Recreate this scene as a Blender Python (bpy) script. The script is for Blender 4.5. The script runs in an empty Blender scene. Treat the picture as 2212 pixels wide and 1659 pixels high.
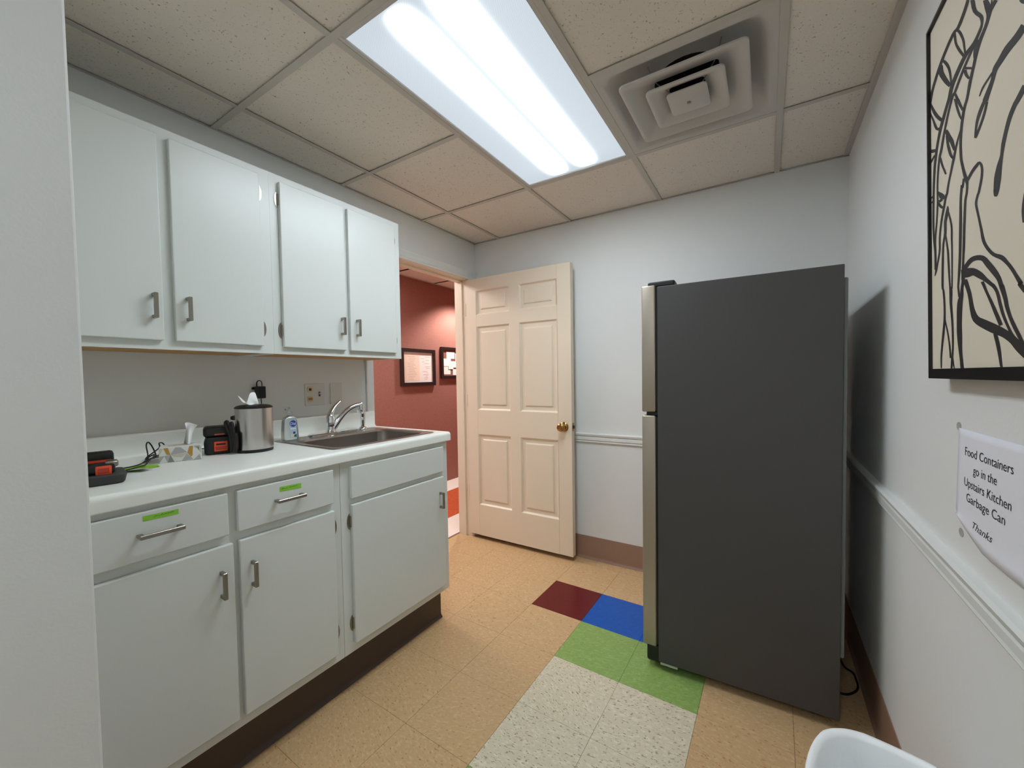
import bpy, bmesh, math, random
from mathutils import Matrix, Vector
random.seed(4)
sc = bpy.context.scene
COL = sc.collection

# ------------------------------------------------------------------ camera
H = 2.3704            # suspended ceiling height
XR = 2.3746           # right wall
def camera():
    yaw, pitch, roll = -0.5549, -0.0327, -0.0153
    cy, sy, cp, sp = math.cos(yaw), math.sin(yaw), math.cos(pitch), math.sin(pitch)
    fwd = Vector((sy * cp, cy * cp, sp)); right = Vector((cy, -sy, 0)); up = right.cross(fwd)
    r2 = right * math.cos(roll) + up * math.sin(roll)
    u2 = -right * math.sin(roll) + up * math.cos(roll)
    cd = bpy.data.cameras.new('camera'); co = bpy.data.objects.new('camera', cd); COL.objects.link(co)
    m = Matrix((r2, u2, -fwd)).transposed().to_4x4()
    m.translation = Vector((2.0273, -2.6048, 1.2857)); co.matrix_world = m
    cd.sensor_fit = 'HORIZONTAL'; cd.sensor_width = 36.0
    cd.lens = 859.68 / 2212 * 36.0
    cd.shift_x = -17.09 / 2212; cd.shift_y = 13.4 / 2212
    cd.clip_start = 0.02
    sc.camera = co
camera()

# ------------------------------------------------------------------ world, lamps, exposure
w = bpy.data.worlds.new('world'); sc.world = w; w.use_nodes = True
w.node_tree.nodes['Background'].inputs['Color'].default_value = (0.5, 0.52, 0.55, 1)
w.node_tree.nodes['Background'].inputs['Strength'].default_value = 0.0
PANEL_BASE, PANEL_PEAK = 0.62, 44.0
PANEL_COL = (0.90, 1.0, 1.09)
HALL_POWER = 130.0
HALL_PANEL = 21.0
HALL_COL = (1.0, 0.95, 0.93)
sc.view_settings.view_transform = 'Standard'
sc.view_settings.look = 'None'
sc.view_settings.gamma = 1.0
sc.view_settings.use_curve_mapping = False
sc.view_settings.exposure = 0.14
sc.cycles.use_denoising = True
sc.cycles.use_light_tree = False
sc.cycles.max_bounces = 7
sc.cycles.diffuse_bounces = 4
sc.cycles.glossy_bounces = 3
sc.cycles.sample_clamp_indirect = 8.0

def area_lamp(name, loc, sx, sy, power, col, spread=180):
    ld = bpy.data.lights.new(name, 'AREA'); ld.shape = 'RECTANGLE'; ld.size = sx; ld.size_y = sy
    ld.energy = power; ld.color = col; ld.spread = math.radians(spread)
    o = bpy.data.objects.new(name, ld); COL.objects.link(o); o.location = loc
    return o

# ------------------------------------------------------------------ materials
def lin(c):
    return tuple(((v / 255) / 12.92 if v / 255 <= 0.04045 else ((v / 255 + 0.055) / 1.055) ** 2.4) for v in c) + (1.0,)
MATS = {}
def mat(name, rgb, rough=0.5, metal=0.0, spec=0.5, var=0.0, vscale=8.0, bump=0.0, bscale=200.0, stretch=None,
        trans=0.0, alpha=1.0, coat=0.0, sheen=0.0, sss=0.0, aniso=None):
    if name in MATS: return MATS[name]
    m = bpy.data.materials.new(name); m.use_nodes = True; nt = m.node_tree; b = nt.nodes['Principled BSDF']
    b.inputs['Base Color'].default_value = lin(rgb); b.inputs['Roughness'].default_value = rough
    b.inputs['Metallic'].default_value = metal; b.inputs['Specular IOR Level'].default_value = spec
    b.inputs['Transmission Weight'].default_value = trans; b.inputs['Alpha'].default_value = alpha
    b.inputs['Coat Weight'].default_value = coat; b.inputs['Sheen Weight'].default_value = sheen
    if sss: b.inputs['Subsurface Weight'].default_value = sss
    tc = nt.nodes.new('ShaderNodeTexCoord'); vec = tc.outputs['Object']
    if stretch:
        mp = nt.nodes.new('ShaderNodeMapping'); mp.inputs['Scale'].default_value = stretch
        nt.links.new(vec, mp.inputs['Vector']); vec = mp.outputs['Vector']
    if var:
        n = nt.nodes.new('ShaderNodeTexNoise'); n.inputs['Scale'].default_value = vscale; n.inputs['Detail'].default_value = 4
        r = nt.nodes.new('ShaderNodeMapRange'); r.inputs['To Min'].default_value = 1 - var; r.inputs['To Max'].default_value = 1 + var
        mx = nt.nodes.new('ShaderNodeMix'); mx.data_type = 'RGBA'; mx.blend_type = 'MULTIPLY'
        mx.inputs['Factor'].default_value = 1.0; mx.inputs[6].default_value = lin(rgb)
        nt.links.new(vec, n.inputs['Vector']); nt.links.new(n.outputs['Fac'], r.inputs['Value'])
        cc = nt.nodes.new('ShaderNodeCombineColor')
        for i in range(3): nt.links.new(r.outputs['Result'], cc.inputs[i])
        nt.links.new(cc.outputs['Color'], mx.inputs[7]); nt.links.new(mx.outputs[2], b.inputs['Base Color'])
    if bump:
        n2 = nt.nodes.new('ShaderNodeTexNoise'); n2.inputs['Scale'].default_value = bscale; n2.inputs['Detail'].default_value = 3
        bp = nt.nodes.new('ShaderNodeBump'); bp.inputs['Strength'].default_value = bump; bp.inputs['Distance'].default_value = 0.002
        nt.links.new(vec, n2.inputs['Vector']); nt.links.new(n2.outputs['Fac'], bp.inputs['Height']); nt.links.new(bp.outputs['Normal'], b.inputs['Normal'])
    MATS[name] = m
    return m

def fleck_mat(name, base, dark, light, amount=0.5, fscale=105.0, rough=0.22):
    """vinyl composition tile: base colour with short streaky flecks, turned and shifted per tile"""
    m = bpy.data.materials.new(name); m.use_nodes = True; nt = m.node_tree; b = nt.nodes['Principled BSDF']
    b.inputs['Roughness'].default_value = rough; b.inputs['Specular IOR Level'].default_value = 0.36
    tc = nt.nodes.new('ShaderNodeTexCoord'); oi = nt.nodes.new('ShaderNodeObjectInfo')
    add = nt.nodes.new('ShaderNodeVectorMath'); add.operation = 'ADD'
    mul = nt.nodes.new('ShaderNodeMath'); mul.operation = 'MULTIPLY'; mul.inputs[1].default_value = 37.0
    nt.links.new(oi.outputs['Random'], mul.inputs[0])
    nt.links.new(tc.outputs['Object'], add.inputs[0]); nt.links.new(mul.outputs[0], add.inputs[1])
    vr = nt.nodes.new('ShaderNodeVectorRotate'); vr.rotation_type = 'Z_AXIS'
    ang = nt.nodes.new('ShaderNodeMapRange'); ang.inputs['To Min'].default_value = -0.5; ang.inputs['To Max'].default_value = 0.5
    nt.links.new(oi.outputs['Random'], ang.inputs['Value']); nt.links.new(ang.outputs['Result'], vr.inputs['Angle'])
    nt.links.new(add.outputs[0], vr.inputs['Vector'])
    mp = nt.nodes.new('ShaderNodeMapping'); mp.inputs['Scale'].default_value = (0.6, 1.25, 1)
    nt.links.new(vr.outputs[0], mp.inputs['Vector'])
    def streak(sc_, lo, hi):
        n = nt.nodes.new('ShaderNodeTexNoise'); n.inputs['Scale'].default_value = sc_; n.inputs['Detail'].default_value = 2.5
        n.inputs['Roughness'].default_value = 0.6
        nt.links.new(mp.outputs[0], n.inputs['Vector'])
        r = nt.nodes.new('ShaderNodeMapRange'); r.inputs['From Min'].default_value = lo; r.inputs['From Max'].default_value = hi
        nt.links.new(n.outputs['Fac'], r.inputs['Value']); return r.outputs['Result']
    def mixc(fac, a, bcol):
        x = nt.nodes.new('ShaderNodeMix'); x.data_type = 'RGBA'; nt.links.new(fac, x.inputs['Factor'])
        if isinstance(a, tuple): x.inputs[6].default_value = a
        else: nt.links.new(a, x.inputs[6])
        x.inputs[7].default_value = bcol; return x.outputs[2]
    c = mixc(streak(fscale * 0.8, 0.50, 0.72), lin(base), lin(light))
    c = mixc(streak(fscale * 1.15, 0.645 - 0.06 * amount, 0.70 - 0.04 * amount), c, lin(dark))
    nt.links.new(c, b.inputs['Base Color'])
    bp = nt.nodes.new('ShaderNodeBump'); bp.inputs['Strength'].default_value = 0.05; bp.inputs['Distance'].default_value = 0.001
    n3 = nt.nodes.new('ShaderNodeTexNoise'); n3.inputs['Scale'].default_value = 30
    nt.links.new(add.outputs[0], n3.inputs['Vector']); nt.links.new(n3.outputs['Fac'], bp.inputs['Height']); nt.links.new(bp.outputs['Normal'], b.inputs['Normal'])
    MATS[name] = m
    return m

def ceiling_mat():
    m = bpy.data.materials.new('mineral_tile'); m.use_nodes = True; nt = m.node_tree; b = nt.nodes['Principled BSDF']
    b.inputs['Roughness'].default_value = 0.95; b.inputs['Specular IOR Level'].default_value = 0.1
    tc = nt.nodes.new('ShaderNodeTexCoord'); oi = nt.nodes.new('ShaderNodeObjectInfo')
    add = nt.nodes.new('ShaderNodeVectorMath'); add.operation = 'ADD'
    mul = nt.nodes.new('ShaderNodeMath'); mul.operation = 'MULTIPLY'; mul.inputs[1].default_value = 23.0
    nt.links.new(oi.outputs['Random'], mul.inputs[0]); nt.links.new(tc.outputs['Object'], add.inputs[0]); nt.links.new(mul.outputs[0], add.inputs[1])
    n = nt.nodes.new('ShaderNodeTexNoise'); n.inputs['Scale'].default_value = 130; n.inputs['Detail'].default_value = 3
    n.inputs['Distortion'].default_value = 0.8
    nt.links.new(add.outputs[0], n.inputs['Vector'])
    r = nt.nodes.new('ShaderNodeMapRange'); r.inputs['From Min'].default_value = 0.63; r.inputs['From Max'].default_value = 0.72
    nt.links.new(n.outputs['Fac'], r.inputs['Value'])
    n2 = nt.nodes.new('ShaderNodeTexNoise'); n2.inputs['Scale'].default_value = 260; n2.inputs['Detail'].default_value = 2
    nt.links.new(add.outputs[0], n2.inputs['Vector'])
    mx = nt.nodes.new('ShaderNodeMix'); mx.data_type = 'RGBA'; nt.links.new(r.outputs['Result'], mx.inputs['Factor'])
    mx.inputs[6].default_value = lin((231, 223, 211)); mx.inputs[7].default_value = lin((160, 147, 132))
    nt.links.new(mx.outputs[2], b.inputs['Base Color'])
    sub = nt.nodes.new('ShaderNodeMath'); sub.operation = 'SUBTRACT'
    nt.links.new(n2.outputs['Fac'], sub.inputs[0]); nt.links.new(r.outputs['Result'], sub.inputs[1])
    bp = nt.nodes.new('ShaderNodeBump'); bp.inputs['Strength'].default_value = 0.5; bp.inputs['Distance'].default_value = 0.002
    nt.links.new(sub.outputs[0], bp.inputs['Height']); nt.links.new(bp.outputs['Normal'], b.inputs['Normal'])
    MATS['mineral_tile'] = m; return m

def lens_mat(name, gain):
    """fluorescent troffer lens: it gives off the light of the two tubes that lie behind it"""
    m = bpy.data.materials.new(name); m.use_nodes = True; nt = m.node_tree
    for n in list(nt.nodes): nt.nodes.remove(n)
    out = nt.nodes.new('ShaderNodeOutputMaterial'); em = nt.nodes.new('ShaderNodeEmission')
    tc = nt.nodes.new('ShaderNodeTexCoord'); sx = nt.nodes.new('ShaderNodeSeparateXYZ'); nt.links.new(tc.outputs['Object'], sx.inputs[0])
    def M(op, a, b_=None):
        n = nt.nodes.new('ShaderNodeMath'); n.operation = op
        for i, v in enumerate((a, b_)):
            if v is None: continue
            if isinstance(v, (int, float)): n.inputs[i].default_value = v
            else: nt.links.new(v, n.inputs[i])
        return n.outputs[0]
    tot = None
    for tx in (-0.075, 0.085):
        d = M('DIVIDE', M('SUBTRACT', sx.outputs['X'], tx), 0.031)
        g = M('POWER', 2.71828, M('MULTIPLY', M('MULTIPLY', d, d), -1.0))
        tot = g if tot is None else M('ADD', tot, g)
    # the tubes end a little before the ends of the lens
    e = nt.nodes.new('ShaderNodeMapRange'); e.interpolation_type = 'SMOOTHSTEP'
    e.inputs['From Min'].default_value = 0.58; e.inputs['From Max'].default_value = 0.44
    nt.links.new(M('ABSOLUTE', sx.outputs['Y']), e.inputs['Value'])
    st = M('ADD', M('MULTIPLY', M('MULTIPLY', tot, e.outputs['Result']), PANEL_PEAK * gain), PANEL_BASE * gain)
    d0 = M('DIVIDE', sx.outputs['X'], 0.20)
    st = M('ADD', st, M('MULTIPLY', M('MULTIPLY', M('POWER', 2.71828, M('MULTIPLY', M('MULTIPLY', d0, d0), -1.0)), e.outputs['Result']), 0.14 * gain))
    # fine prismatic ribs of the lens
    rib = M('ADD', M('MULTIPLY', M('SINE', M('MULTIPLY', M('ADD', sx.outputs['X'], sx.outputs['Y']), 900.0)), 0.06), 1.0)
    nt.links.new(M('MULTIPLY', st, rib), em.inputs['Strength'])
    em.inputs['Color'].default_value = PANEL_COL + (1,)
    nt.links.new(em.outputs[0], out.inputs['Surface'])
    MATS[name] = m; return m

WALL = mat('wall_paint', (226, 227, 224), 0.6, spec=0.3, bump=0.12, bscale=160)
TRIMW = mat('trim_paint', (222, 224, 220), 0.4, bump=0.05, bscale=60)
CAB = mat('cabinet_paint', (219, 223, 218), 0.33, bump=0.05, bscale=120)
LAM = mat('laminate_white', (238, 240, 232), 0.3, var=0.02, vscale=60)
COVE = mat('vinyl_cove_base', (148, 116, 96), 0.42, bump=0.05, bscale=80)
TOE = mat('vinyl_cove_base_shaded', (74, 60, 52), 0.4)  # cove base vinyl with the toe kick shade put into its colour
TEE = mat('grid_tee', (196, 190, 180), 0.5)
TILE = ceiling_mat()
NICKEL = mat('brushed_nickel', (150, 145, 135), 0.32, metal=0.9)
CHROME = mat('chrome', (225, 228, 232), 0.08, metal=1.0)
STEEL = mat('sink_steel', (172, 166, 160), 0.3, metal=1.0, bump=0.05, bscale=300, stretch=(1, 8, 1))
CANSTEEL = mat('brushed_can_steel', (205, 202, 198), 0.26, metal=1.0, bump=0.06, bscale=240, stretch=(1, 1, 0.05))
BLACKP = mat('black_plastic', (16, 16, 17), 0.42)
DGREY = mat('dark_grey_plastic', (52, 52, 52), 0.5)
ORANGE = mat('orange_plastic', (232, 84, 44), 0.45)
DOORP = mat('door_paint', (228, 214, 192), 0.38, bump=0.05, bscale=90, var=0.02, vscale=4)
BRASS = mat('brass', (178, 134, 78), 0.18, metal=1.0)
FRSIDE = mat('fridge_side', (76, 74, 73), 0.46, bump=0.35, bscale=700, spec=0.4)
FRDOOR = mat('fridge_door_steel', (176, 166, 150), 0.42, metal=0.75, bump=0.04, bscale=200, stretch=(1, 1, 0.04))
FRBACK = mat('fridge_back', (120, 124, 122), 0.5)
HALLW = mat('hall_carpet_wall', (164, 114, 101), 0.95, spec=0.1, var=0.28, vscale=110, bump=0.6, bscale=220)
BLKFR = mat('black_frame', (14, 13, 13), 0.35)
DARKFR = mat('espresso_frame', (44, 26, 22), 0.4)
CANVAS = mat('canvas', (216, 207, 188), 0.85, bump=0.2, bscale=500, var=0.03, vscale=5)
INK = mat('ink', (38, 34, 34), 0.6, var=0.25, vscale=30)
PAPER = mat('paper', (226, 226, 232), 0.8, bump=0.08, bscale=20)
INKTXT = mat('printed_ink', (40, 40, 44), 0.7)
GREEN = mat('green_paper', (150, 205, 70), 0.7)
TAPE = mat('green_tape', (140, 205, 60), 0.6)
VENTW = mat('diffuser_paint', (198, 194, 188), 0.5)
DARK = mat('duct_black', (8, 8, 8), 0.9)
WOODB = mat('raw_wood', (196, 150, 92), 0.7, var=0.12, vscale=14, stretch=(1, 0.1, 1))
LINER = mat('bin_liner', (250, 252, 252), 0.4, bump=1.0, bscale=26)
BINP = mat('bin_plastic', (190, 192, 190), 0.5)
TISSUE = mat('tissue', (242, 242, 240), 0.9, bump=0.3, bscale=40)
CLEARP = mat('clear_plastic', (226, 234, 236), 0.12, trans=0.88, alpha=1.0)
IVORY = mat('ivory_plastic', (214, 200, 160), 0.45)
PLATE = mat('wall_plate', (214, 212, 204), 0.4)
BROWN = mat('receptacle_brown', (92, 40, 34), 0.5)
JOINTDARK = mat('reveal_dark', (22, 20, 18), 0.9)  # dark slab colour that shows in the floor tile joints
THRESH = mat('threshold_vinyl', (120, 92, 74), 0.5)
def hall_lens_mat():
    m = bpy.data.materials.new('hall_lens'); m.use_nodes = True; nt = m.node_tree
    for n in list(nt.nodes): nt.nodes.remove(n)
    out = nt.nodes.new('ShaderNodeOutputMaterial'); em = nt.nodes.new('ShaderNodeEmission')
    em.inputs['Color'].default_value = HALL_COL + (1,); em.inputs['Strength'].default_value = HALL_PANEL
    nt.links.new(em.outputs[0], out.inputs['Surface']); return m
HALL_LENS = hall_lens_mat()
LENS = lens_mat('lamp_lens', 1.0); LENS_DIM = lens_mat('lamp_lens_fill', 0.66)  # the dimmed lens serves only the added fill fixture
TAN = fleck_mat('vct_tan', (200, 166, 122), (166, 130, 88), (212, 181, 140), 0.5)
WHITE_T = fleck_mat('vct_cream', (212, 202, 176), (160, 146, 120), (228, 220, 196), 1.0)
GREEN_T = fleck_mat('vct_green', (138, 168, 92), (116, 148, 72), (156, 184, 110), 0.5)
MAROON_T = fleck_mat('vct_maroon', (98, 12, 18), (92, 10, 14), (106, 18, 22), 0.3)
BLUE_T = fleck_mat('vct_blue', (4, 82, 178), (4, 72, 164), (14, 94, 188), 0.3)
HWHITE_T = fleck_mat('vct_hall_cream', (236, 224, 212), (222, 208, 196), (242, 232, 222), 0.2)
HORANGE_T = fleck_mat('vct_hall_rust', (188, 84, 48), (170, 72, 40), (206, 110, 74), 0.2)

# ------------------------------------------------------------------ mesh helpers
def newbm(): return bmesh.new()
def box(bm, x0, x1, y0, y1, z0, z1, bev=0.0, seg=2):
    x0, x1 = sorted((x0, x1)); y0, y1 = sorted((y0, y1)); z0, z1 = sorted((z0, z1))
    v = [bm.verts.new(c) for c in ((x0, y0, z0), (x1, y0, z0), (x1, y1, z0), (x0, y1, z0), (x0, y0, z1), (x1, y0, z1), (x1, y1, z1), (x0, y1, z1))]
    fs = [bm.faces.new([v[i] for i in f]) for f in ((0, 3, 2, 1), (4, 5, 6, 7), (0, 1, 5, 4), (1, 2, 6, 5), (2, 3, 7, 6), (3, 0, 4, 7))]
    if bev:
        es = list({e for f in fs for e in f.edges})
        bmesh.ops.bevel(bm, geom=es, offset=bev, segments=seg, profile=0.5, affect='EDGES', clamp_overlap=True)
    return bm
def loft(bm, rings, cap0=True, cap1=True, flip=False):
    vs = [[bm.verts.new(p) for p in r] for r in rings]; n = len(vs[0])
    for a, b in zip(vs, vs[1:]):
        for i in range(n):
            q = [a[i], a[(i + 1) % n], b[(i + 1) % n], b[i]]
            bm.faces.new(q[::-1] if flip else q)
    if cap0: bm.faces.new(vs[0] if flip else vs[0][::-1])
    if cap1: bm.faces.new(vs[-1][::-1] if flip else vs[-1])
    return bm
def rr(cx, cy, hx, hy, r, z, n=6):
    pts = []
    r = max(min(r, hx - 1e-4, hy - 1e-4), 1e-4)
    for k, (sx, sy) in enumerate(((1, 1), (-1, 1), (-1, -1), (1, -1))):
        for i in range(n + 1):
            a = math.pi / 2 * (k + i / n)
            pts.append(Vector((cx + sx * (hx - r) + r * math.cos(a), cy + sy * (hy - r) + r * math.sin(a), z)))
    return pts
def circ(cx, cy, r, z, n=32): return [Vector((cx + r * math.cos(2 * math.pi * i / n), cy + r * math.sin(2 * math.pi * i / n), z)) for i in range(n)]
def lathe(bm, prof, cx=0, cy=0, n=32, cap0=True, cap1=True):
    return loft(bm, [circ(cx, cy, max(r, 1e-4), z, n) for r, z in prof], cap0, cap1)
def smooth_pts(pts, m=6):
    pts = [Vector(p) for p in pts]; out = []
    for i in range(len(pts) - 1):
        p0, p1, p2, p3 = pts[max(i - 1, 0)], pts[i], pts[i + 1], pts[min(i + 2, len(pts) - 1)]
        for k in range(m):
            t = k / m
            out.append(0.5 * ((2 * p1) + (p2 - p0) * t + (2 * p0 - 5 * p1 + 4 * p2 - p3) * t * t + (3 * p1 - p0 - 3 * p2 + p3) * t ** 3))
    out.append(pts[-1]); return out
def tube(bm, pts, rad, n=8, m=6, sm=True, flat=1.0):
    rads = rad if isinstance(rad, (list, tuple)) else [rad] * len(pts)
    if sm:
        q = smooth_pts(pts, m); rq = []
        for i in range(len(rads) - 1):
            for k in range(m): rq.append(rads[i] + (rads[i + 1] - rads[i]) * k / m)
        rq.append(rads[-1])
    else: q = [Vector(p) for p in pts]; rq = list(rads)
    rings = []; u = None
    for i, p in enumerate(q):
        t = (q[min(i + 1, len(q) - 1)] - q[max(i - 1, 0)]).normalized()
        if u is None:
            u = Vector((0, 0, 1)) if abs(t.z) < 0.9 else Vector((1, 0, 0))
        u = (u - t * u.dot(t)).normalized(); v = t.cross(u)
        rings.append([p + (u * math.cos(2 * math.pi * k / n) + v * flat * math.sin(2 * math.pi * k / n)) * rq[i] for k in range(n)])
    return loft(bm, rings)
def extrude(bm, poly, axis, a, b):
    """poly: list of 2D points; axis 'x': points are (y,z); 'y': points are (x,z); 'z': points are (x,y)"""
    f = {'x': lambda p, t: (t, p[0], p[1]), 'y': lambda p, t: (p[0], t, p[1]), 'z': lambda p, t: (p[0], p[1], t)}[axis]
    return loft(bm, [[f(p, a) for p in poly], [f(p, b) for p in poly]])
def mesh_of(name, bm, material, smooth=None):
    bmesh.ops.recalc_face_normals(bm, faces=bm.faces)
    me = bpy.data.meshes.new(name); bm.to_mesh(me); bm.free()
    me.materials.append(material)
    if smooth is not None:
        me.polygons.foreach_set('use_smooth', [True] * len(me.polygons))
        me.set_sharp_from_angle(angle=math.radians(smooth))
    return me
def put(name, me, parent=None, loc=(0, 0, 0), rot=None, label=None):
    o = bpy.data.objects.new(name, me); COL.objects.link(o)
    mw = Matrix.Translation(loc)
    if rot is not None: mw = mw @ rot
    if parent is not None:
        o.parent = parent
        o.matrix_parent_inverse = PW[parent.name].inverted()
    o.matrix_basis = mw
    PW[o.name] = mw
    if label: o['label'] = label
    return o
PW = {}
def part(name, bm, material, parent=None, label=None, smooth=None, kind=None):
    o = put(name, mesh_of(name, bm, material, smooth), parent, label=label)
    if kind: o['kind'] = kind
    return o
def tag(o, label, cat, group=None):
    o['label'] = label; o['category'] = cat
    if group: o['group'] = group
    return o
def thing(name, loc, label, cat, group=None):
    o = bpy.data.objects.new(name, None); COL.objects.link(o); o.location = loc
    o.empty_display_size = 0.05
    PW[o.name] = Matrix.Translation(loc)
    return tag(o, label, cat, group)
def struct(name, bm, material, label, smooth=None):
    o = part(name, bm, material, smooth=smooth); o['kind'] = 'structure'; o['label'] = label
    o['category'] = name.split('_')[0] if name.split('_')[0] in ('wall', 'floor', 'ceiling', 'door', 'baseboard', 'trim') else name
    return o
def text_mesh(body, size, width=None, shear=0.0, align='CENTER', extrude_=0.0):
    cu = bpy.data.curves.new('lettering', 'FONT'); cu.body = body; cu.size = size; cu.align_x = align; cu.shear = shear
    cu.extrude = extrude_; cu.resolution_u = 4
    ob = bpy.data.objects.new('lettering', cu); COL.objects.link(ob)
    dg = bpy.context.evaluated_depsgraph_get(); dg.update()
    me = bpy.data.meshes.new_from_object(ob.evaluated_get(dg)); bpy.data.objects.remove(ob); bpy.data.curves.remove(cu)
    if width:
        xs = [v.co.x for v in me.vertices]; s = width / (max(xs) - min(xs)); c = (max(xs) + min(xs)) / 2
        for v in me.vertices: v.co.x = (v.co.x - c) * s
    return me
FACE_MX = Matrix(((0, 0, -1), (-1, 0, 0), (0, 1, 0))).to_4x4()     # lettering on a surface that faces -x
FACE_PX = Matrix(((0, 0, 1), (1, 0, 0), (0, 1, 0))).to_4x4()       # lettering on a surface that faces +x

# ================================================================== SETTING
F = 0.3048; G = 0.6096
L1 = 0.2417; CY = -0.5875
YR = -4.6             # wall behind the photographer
PX, PY = 0.99, -2.41  # corner of the wall block that ends the cabinet run
DY0, DY1, DZ = -1.02, -0.10, 2.067   # doorway in the left wall
HX = -1.37; HZ = 2.42 # hall: far wall, ceiling height
T = 0.12

def clip(poly, x0, x1, y0, y1):
    def cut(pts, f, inter):
        out = []
        for i, p in enumerate(pts):
            q = pts[(i + 1) % len(pts)]
            if f(p):
                out.append(p)
                if not f(q): out.append(inter(p, q))
            elif f(q): out.append(inter(p, q))
        return out
    def ix(v): return lambda p, q: (v, p[1] + (q[1] - p[1]) * (v - p[0]) / (q[0] - p[0]))
    def iy(v): return lambda p, q: (p[0] + (q[0] - p[0]) * (v - p[1]) / (q[1] - p[1]), v)
    for f, it in ((lambda p: p[0] >= x0, ix(x0)), (lambda p: p[0] <= x1, ix(x1)), (lambda p: p[1] >= y0, iy(y0)), (lambda p: p[1] <= y1, iy(y1))):
        poly = cut(poly, f, it)
        if len(poly) < 3: return []
    return poly

# ---- floor with its vinyl tiles
bm = newbm(); box(bm, -0.14, XR + T, YR - T, T, -0.12, -0.004)
floor = struct('floor', bm, JOINTDARK, 'tan vinyl tile floor with coloured tiles set into it')
TH = -0.0164; FX, FY = 0.905, -0.3915
ca, sa = math.cos(TH), math.sin(TH)
colmap = {(0, 0): MAROON_T, (1, 0): BLUE_T, (2, 0): BLUE_T, (1, 1): GREEN_T, (2, 1): GREEN_T, (1, 2): WHITE_T, (2, 2): WHITE_T, (1, 3): WHITE_T, (2, 3): WHITE_T,
          (1, 4): GREEN_T, (2, 4): GREEN_T, (0, 5): MAROON_T, (1, 5): BLUE_T}
tile_full = {}
g = 0.00045
for i in range(-5, 7):
    for j in range(-3, 16):
        def P(a, b): return (FX + a * F * ca + b * F * sa, FY - b * F * ca + a * F * sa)
        e = g / F
        quad = [P(i + e, j + 1 - e), P(i + 1 - e, j + 1 - e), P(i + 1 - e, j + e), P(i + e, j + e)]
        cxy = P(i + .5, j + .5)
        cl = clip(quad, -0.132, XR - 0.0005, YR + 0.0005, -0.0005)
        if len(cl) < 3: continue
        if cxy[0] < PX - 0.2 and cxy[1] < PY - 0.2: continue
        if cxy[0] < -0.02 and not (DY0 - .1 < cxy[1] < DY1 + .1): continue
        if cxy[0] < 0.38 and cxy[1] < -1.2: continue
        m = colmap.get((i, j), TAN)
        full = len(cl) == 4 and all(abs(a[0] - b[0]) + abs(a[1] - b[1]) < 1e-6 for a, b in zip(cl, quad))
        if full:
            key = m.name
            if key not in tile_full:
                b2 = newbm(); h = F / 2 - g; box(b2, -h, h, -h, h, -0.004, 0.0, 0.0003, 1); tile_full[key] = mesh_of('floor_tile', b2, m)
            o = put('floor_tile', tile_full[key], floor, (cxy[0], cxy[1], 0), Matrix.Rotation(TH, 4, 'Z'))
        else:
            b2 = newbm(); extrude(b2, [(p[0] - cxy[0], p[1] - cxy[1]) for p in cl], 'z', -0.004, 0.0)
            o = put('floor_tile', mesh_of('floor_tile', b2, m), floor, (cxy[0], cxy[1], 0))
# threshold strip in the doorway
bm = newbm(); box(bm, -0.150, -0.1325, DY0 - .01, DY1 + .01, -0.004, 0.002, 0.001, 1); part('threshold_strip', bm, THRESH, floor)

# ---- walls
bm = newbm()
box(bm, -0.135, 0, PY, DY0 - 0.016, 0, H + 0.10); box(bm, -0.135, 0, DY1 + 0.016, 0, 0, H + 0.10); box(bm, -0.135, 0, DY0 - 0.016, DY1 + 0.016, DZ + 0.016, H + 0.10)
struct('wall_left', bm, WALL, 'white painted wall with the doorway behind the cabinets')
bm = newbm(); box(bm, -0.135, XR + T, 0, T, 0, H + 0.1); struct('wall_back', bm, WALL, 'white painted wall behind the open door and fridge')
bm = newbm(); box(bm, XR, XR + T, YR, 0, 0, H + 0.1); struct('wall_right', bm, WALL, 'white painted wall with the picture and paper notice')
bm = newbm(); box(bm, PX, XR + T, YR - T, YR, 0, H + 0.1); struct('wall_rear', bm, WALL, 'white wall behind the camera')
bm = newbm(); box(bm, -0.135, PX, YR - T, PY, 0, H + 0.1, 0.004, 2); struct('wall_partition', bm, WALL, 'pale grey wall block that ends the cabinet run at the left edge')

# ---- suspended ceiling
bm = newbm(); box(bm, -0.14, XR + T, YR - T, T, H + 0.16, H + 0.2)
ceil = struct('ceiling', bm, DARK, 'suspended ceiling of speckled mineral tiles in a metal grid')
xs = [0.0] + [L1 + k * G for k in range(4)] + [XR]
ys = [0.0] + [CY - k * G for k in range(7)] + [YR]
ctile = {}
for a in range(len(xs) - 1):
    for b in range(len(ys) - 1):
        if a == 2 and b in (1, 2): continue      # light fixture
        if a == 3 and b == 1: continue           # air diffuser
        x0, x1, y1, y0 = xs[a], xs[a + 1], ys[b], ys[b + 1]
        if a == 3 and b in (5, 6): continue      # added fill fixture behind the camera
        if y1 <= PY:
            if x1 <= PX: continue
            x0 = max(x0, PX)
        elif y0 < PY and x0 < PX: y0 = PY
        x0 += 0.006; x1 -= 0.006; y0 += 0.006; y1 -= 0.006
        key = (round(x1 - x0, 4), round(y1 - y0, 4))
        if key not in ctile:
            b2 = newbm(); box(b2, -key[0] / 2, key[0] / 2, -key[1] / 2, key[1] / 2, 0.0, 0.016, 0.0015, 1); ctile[key] = mesh_of('ceiling_tile', b2, TILE)
        put('ceiling_tile', ctile[key], ceil, ((x0 + x1) / 2, (y0 + y1) / 2, H + 0.006 + random.uniform(0, 0.001)))
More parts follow.
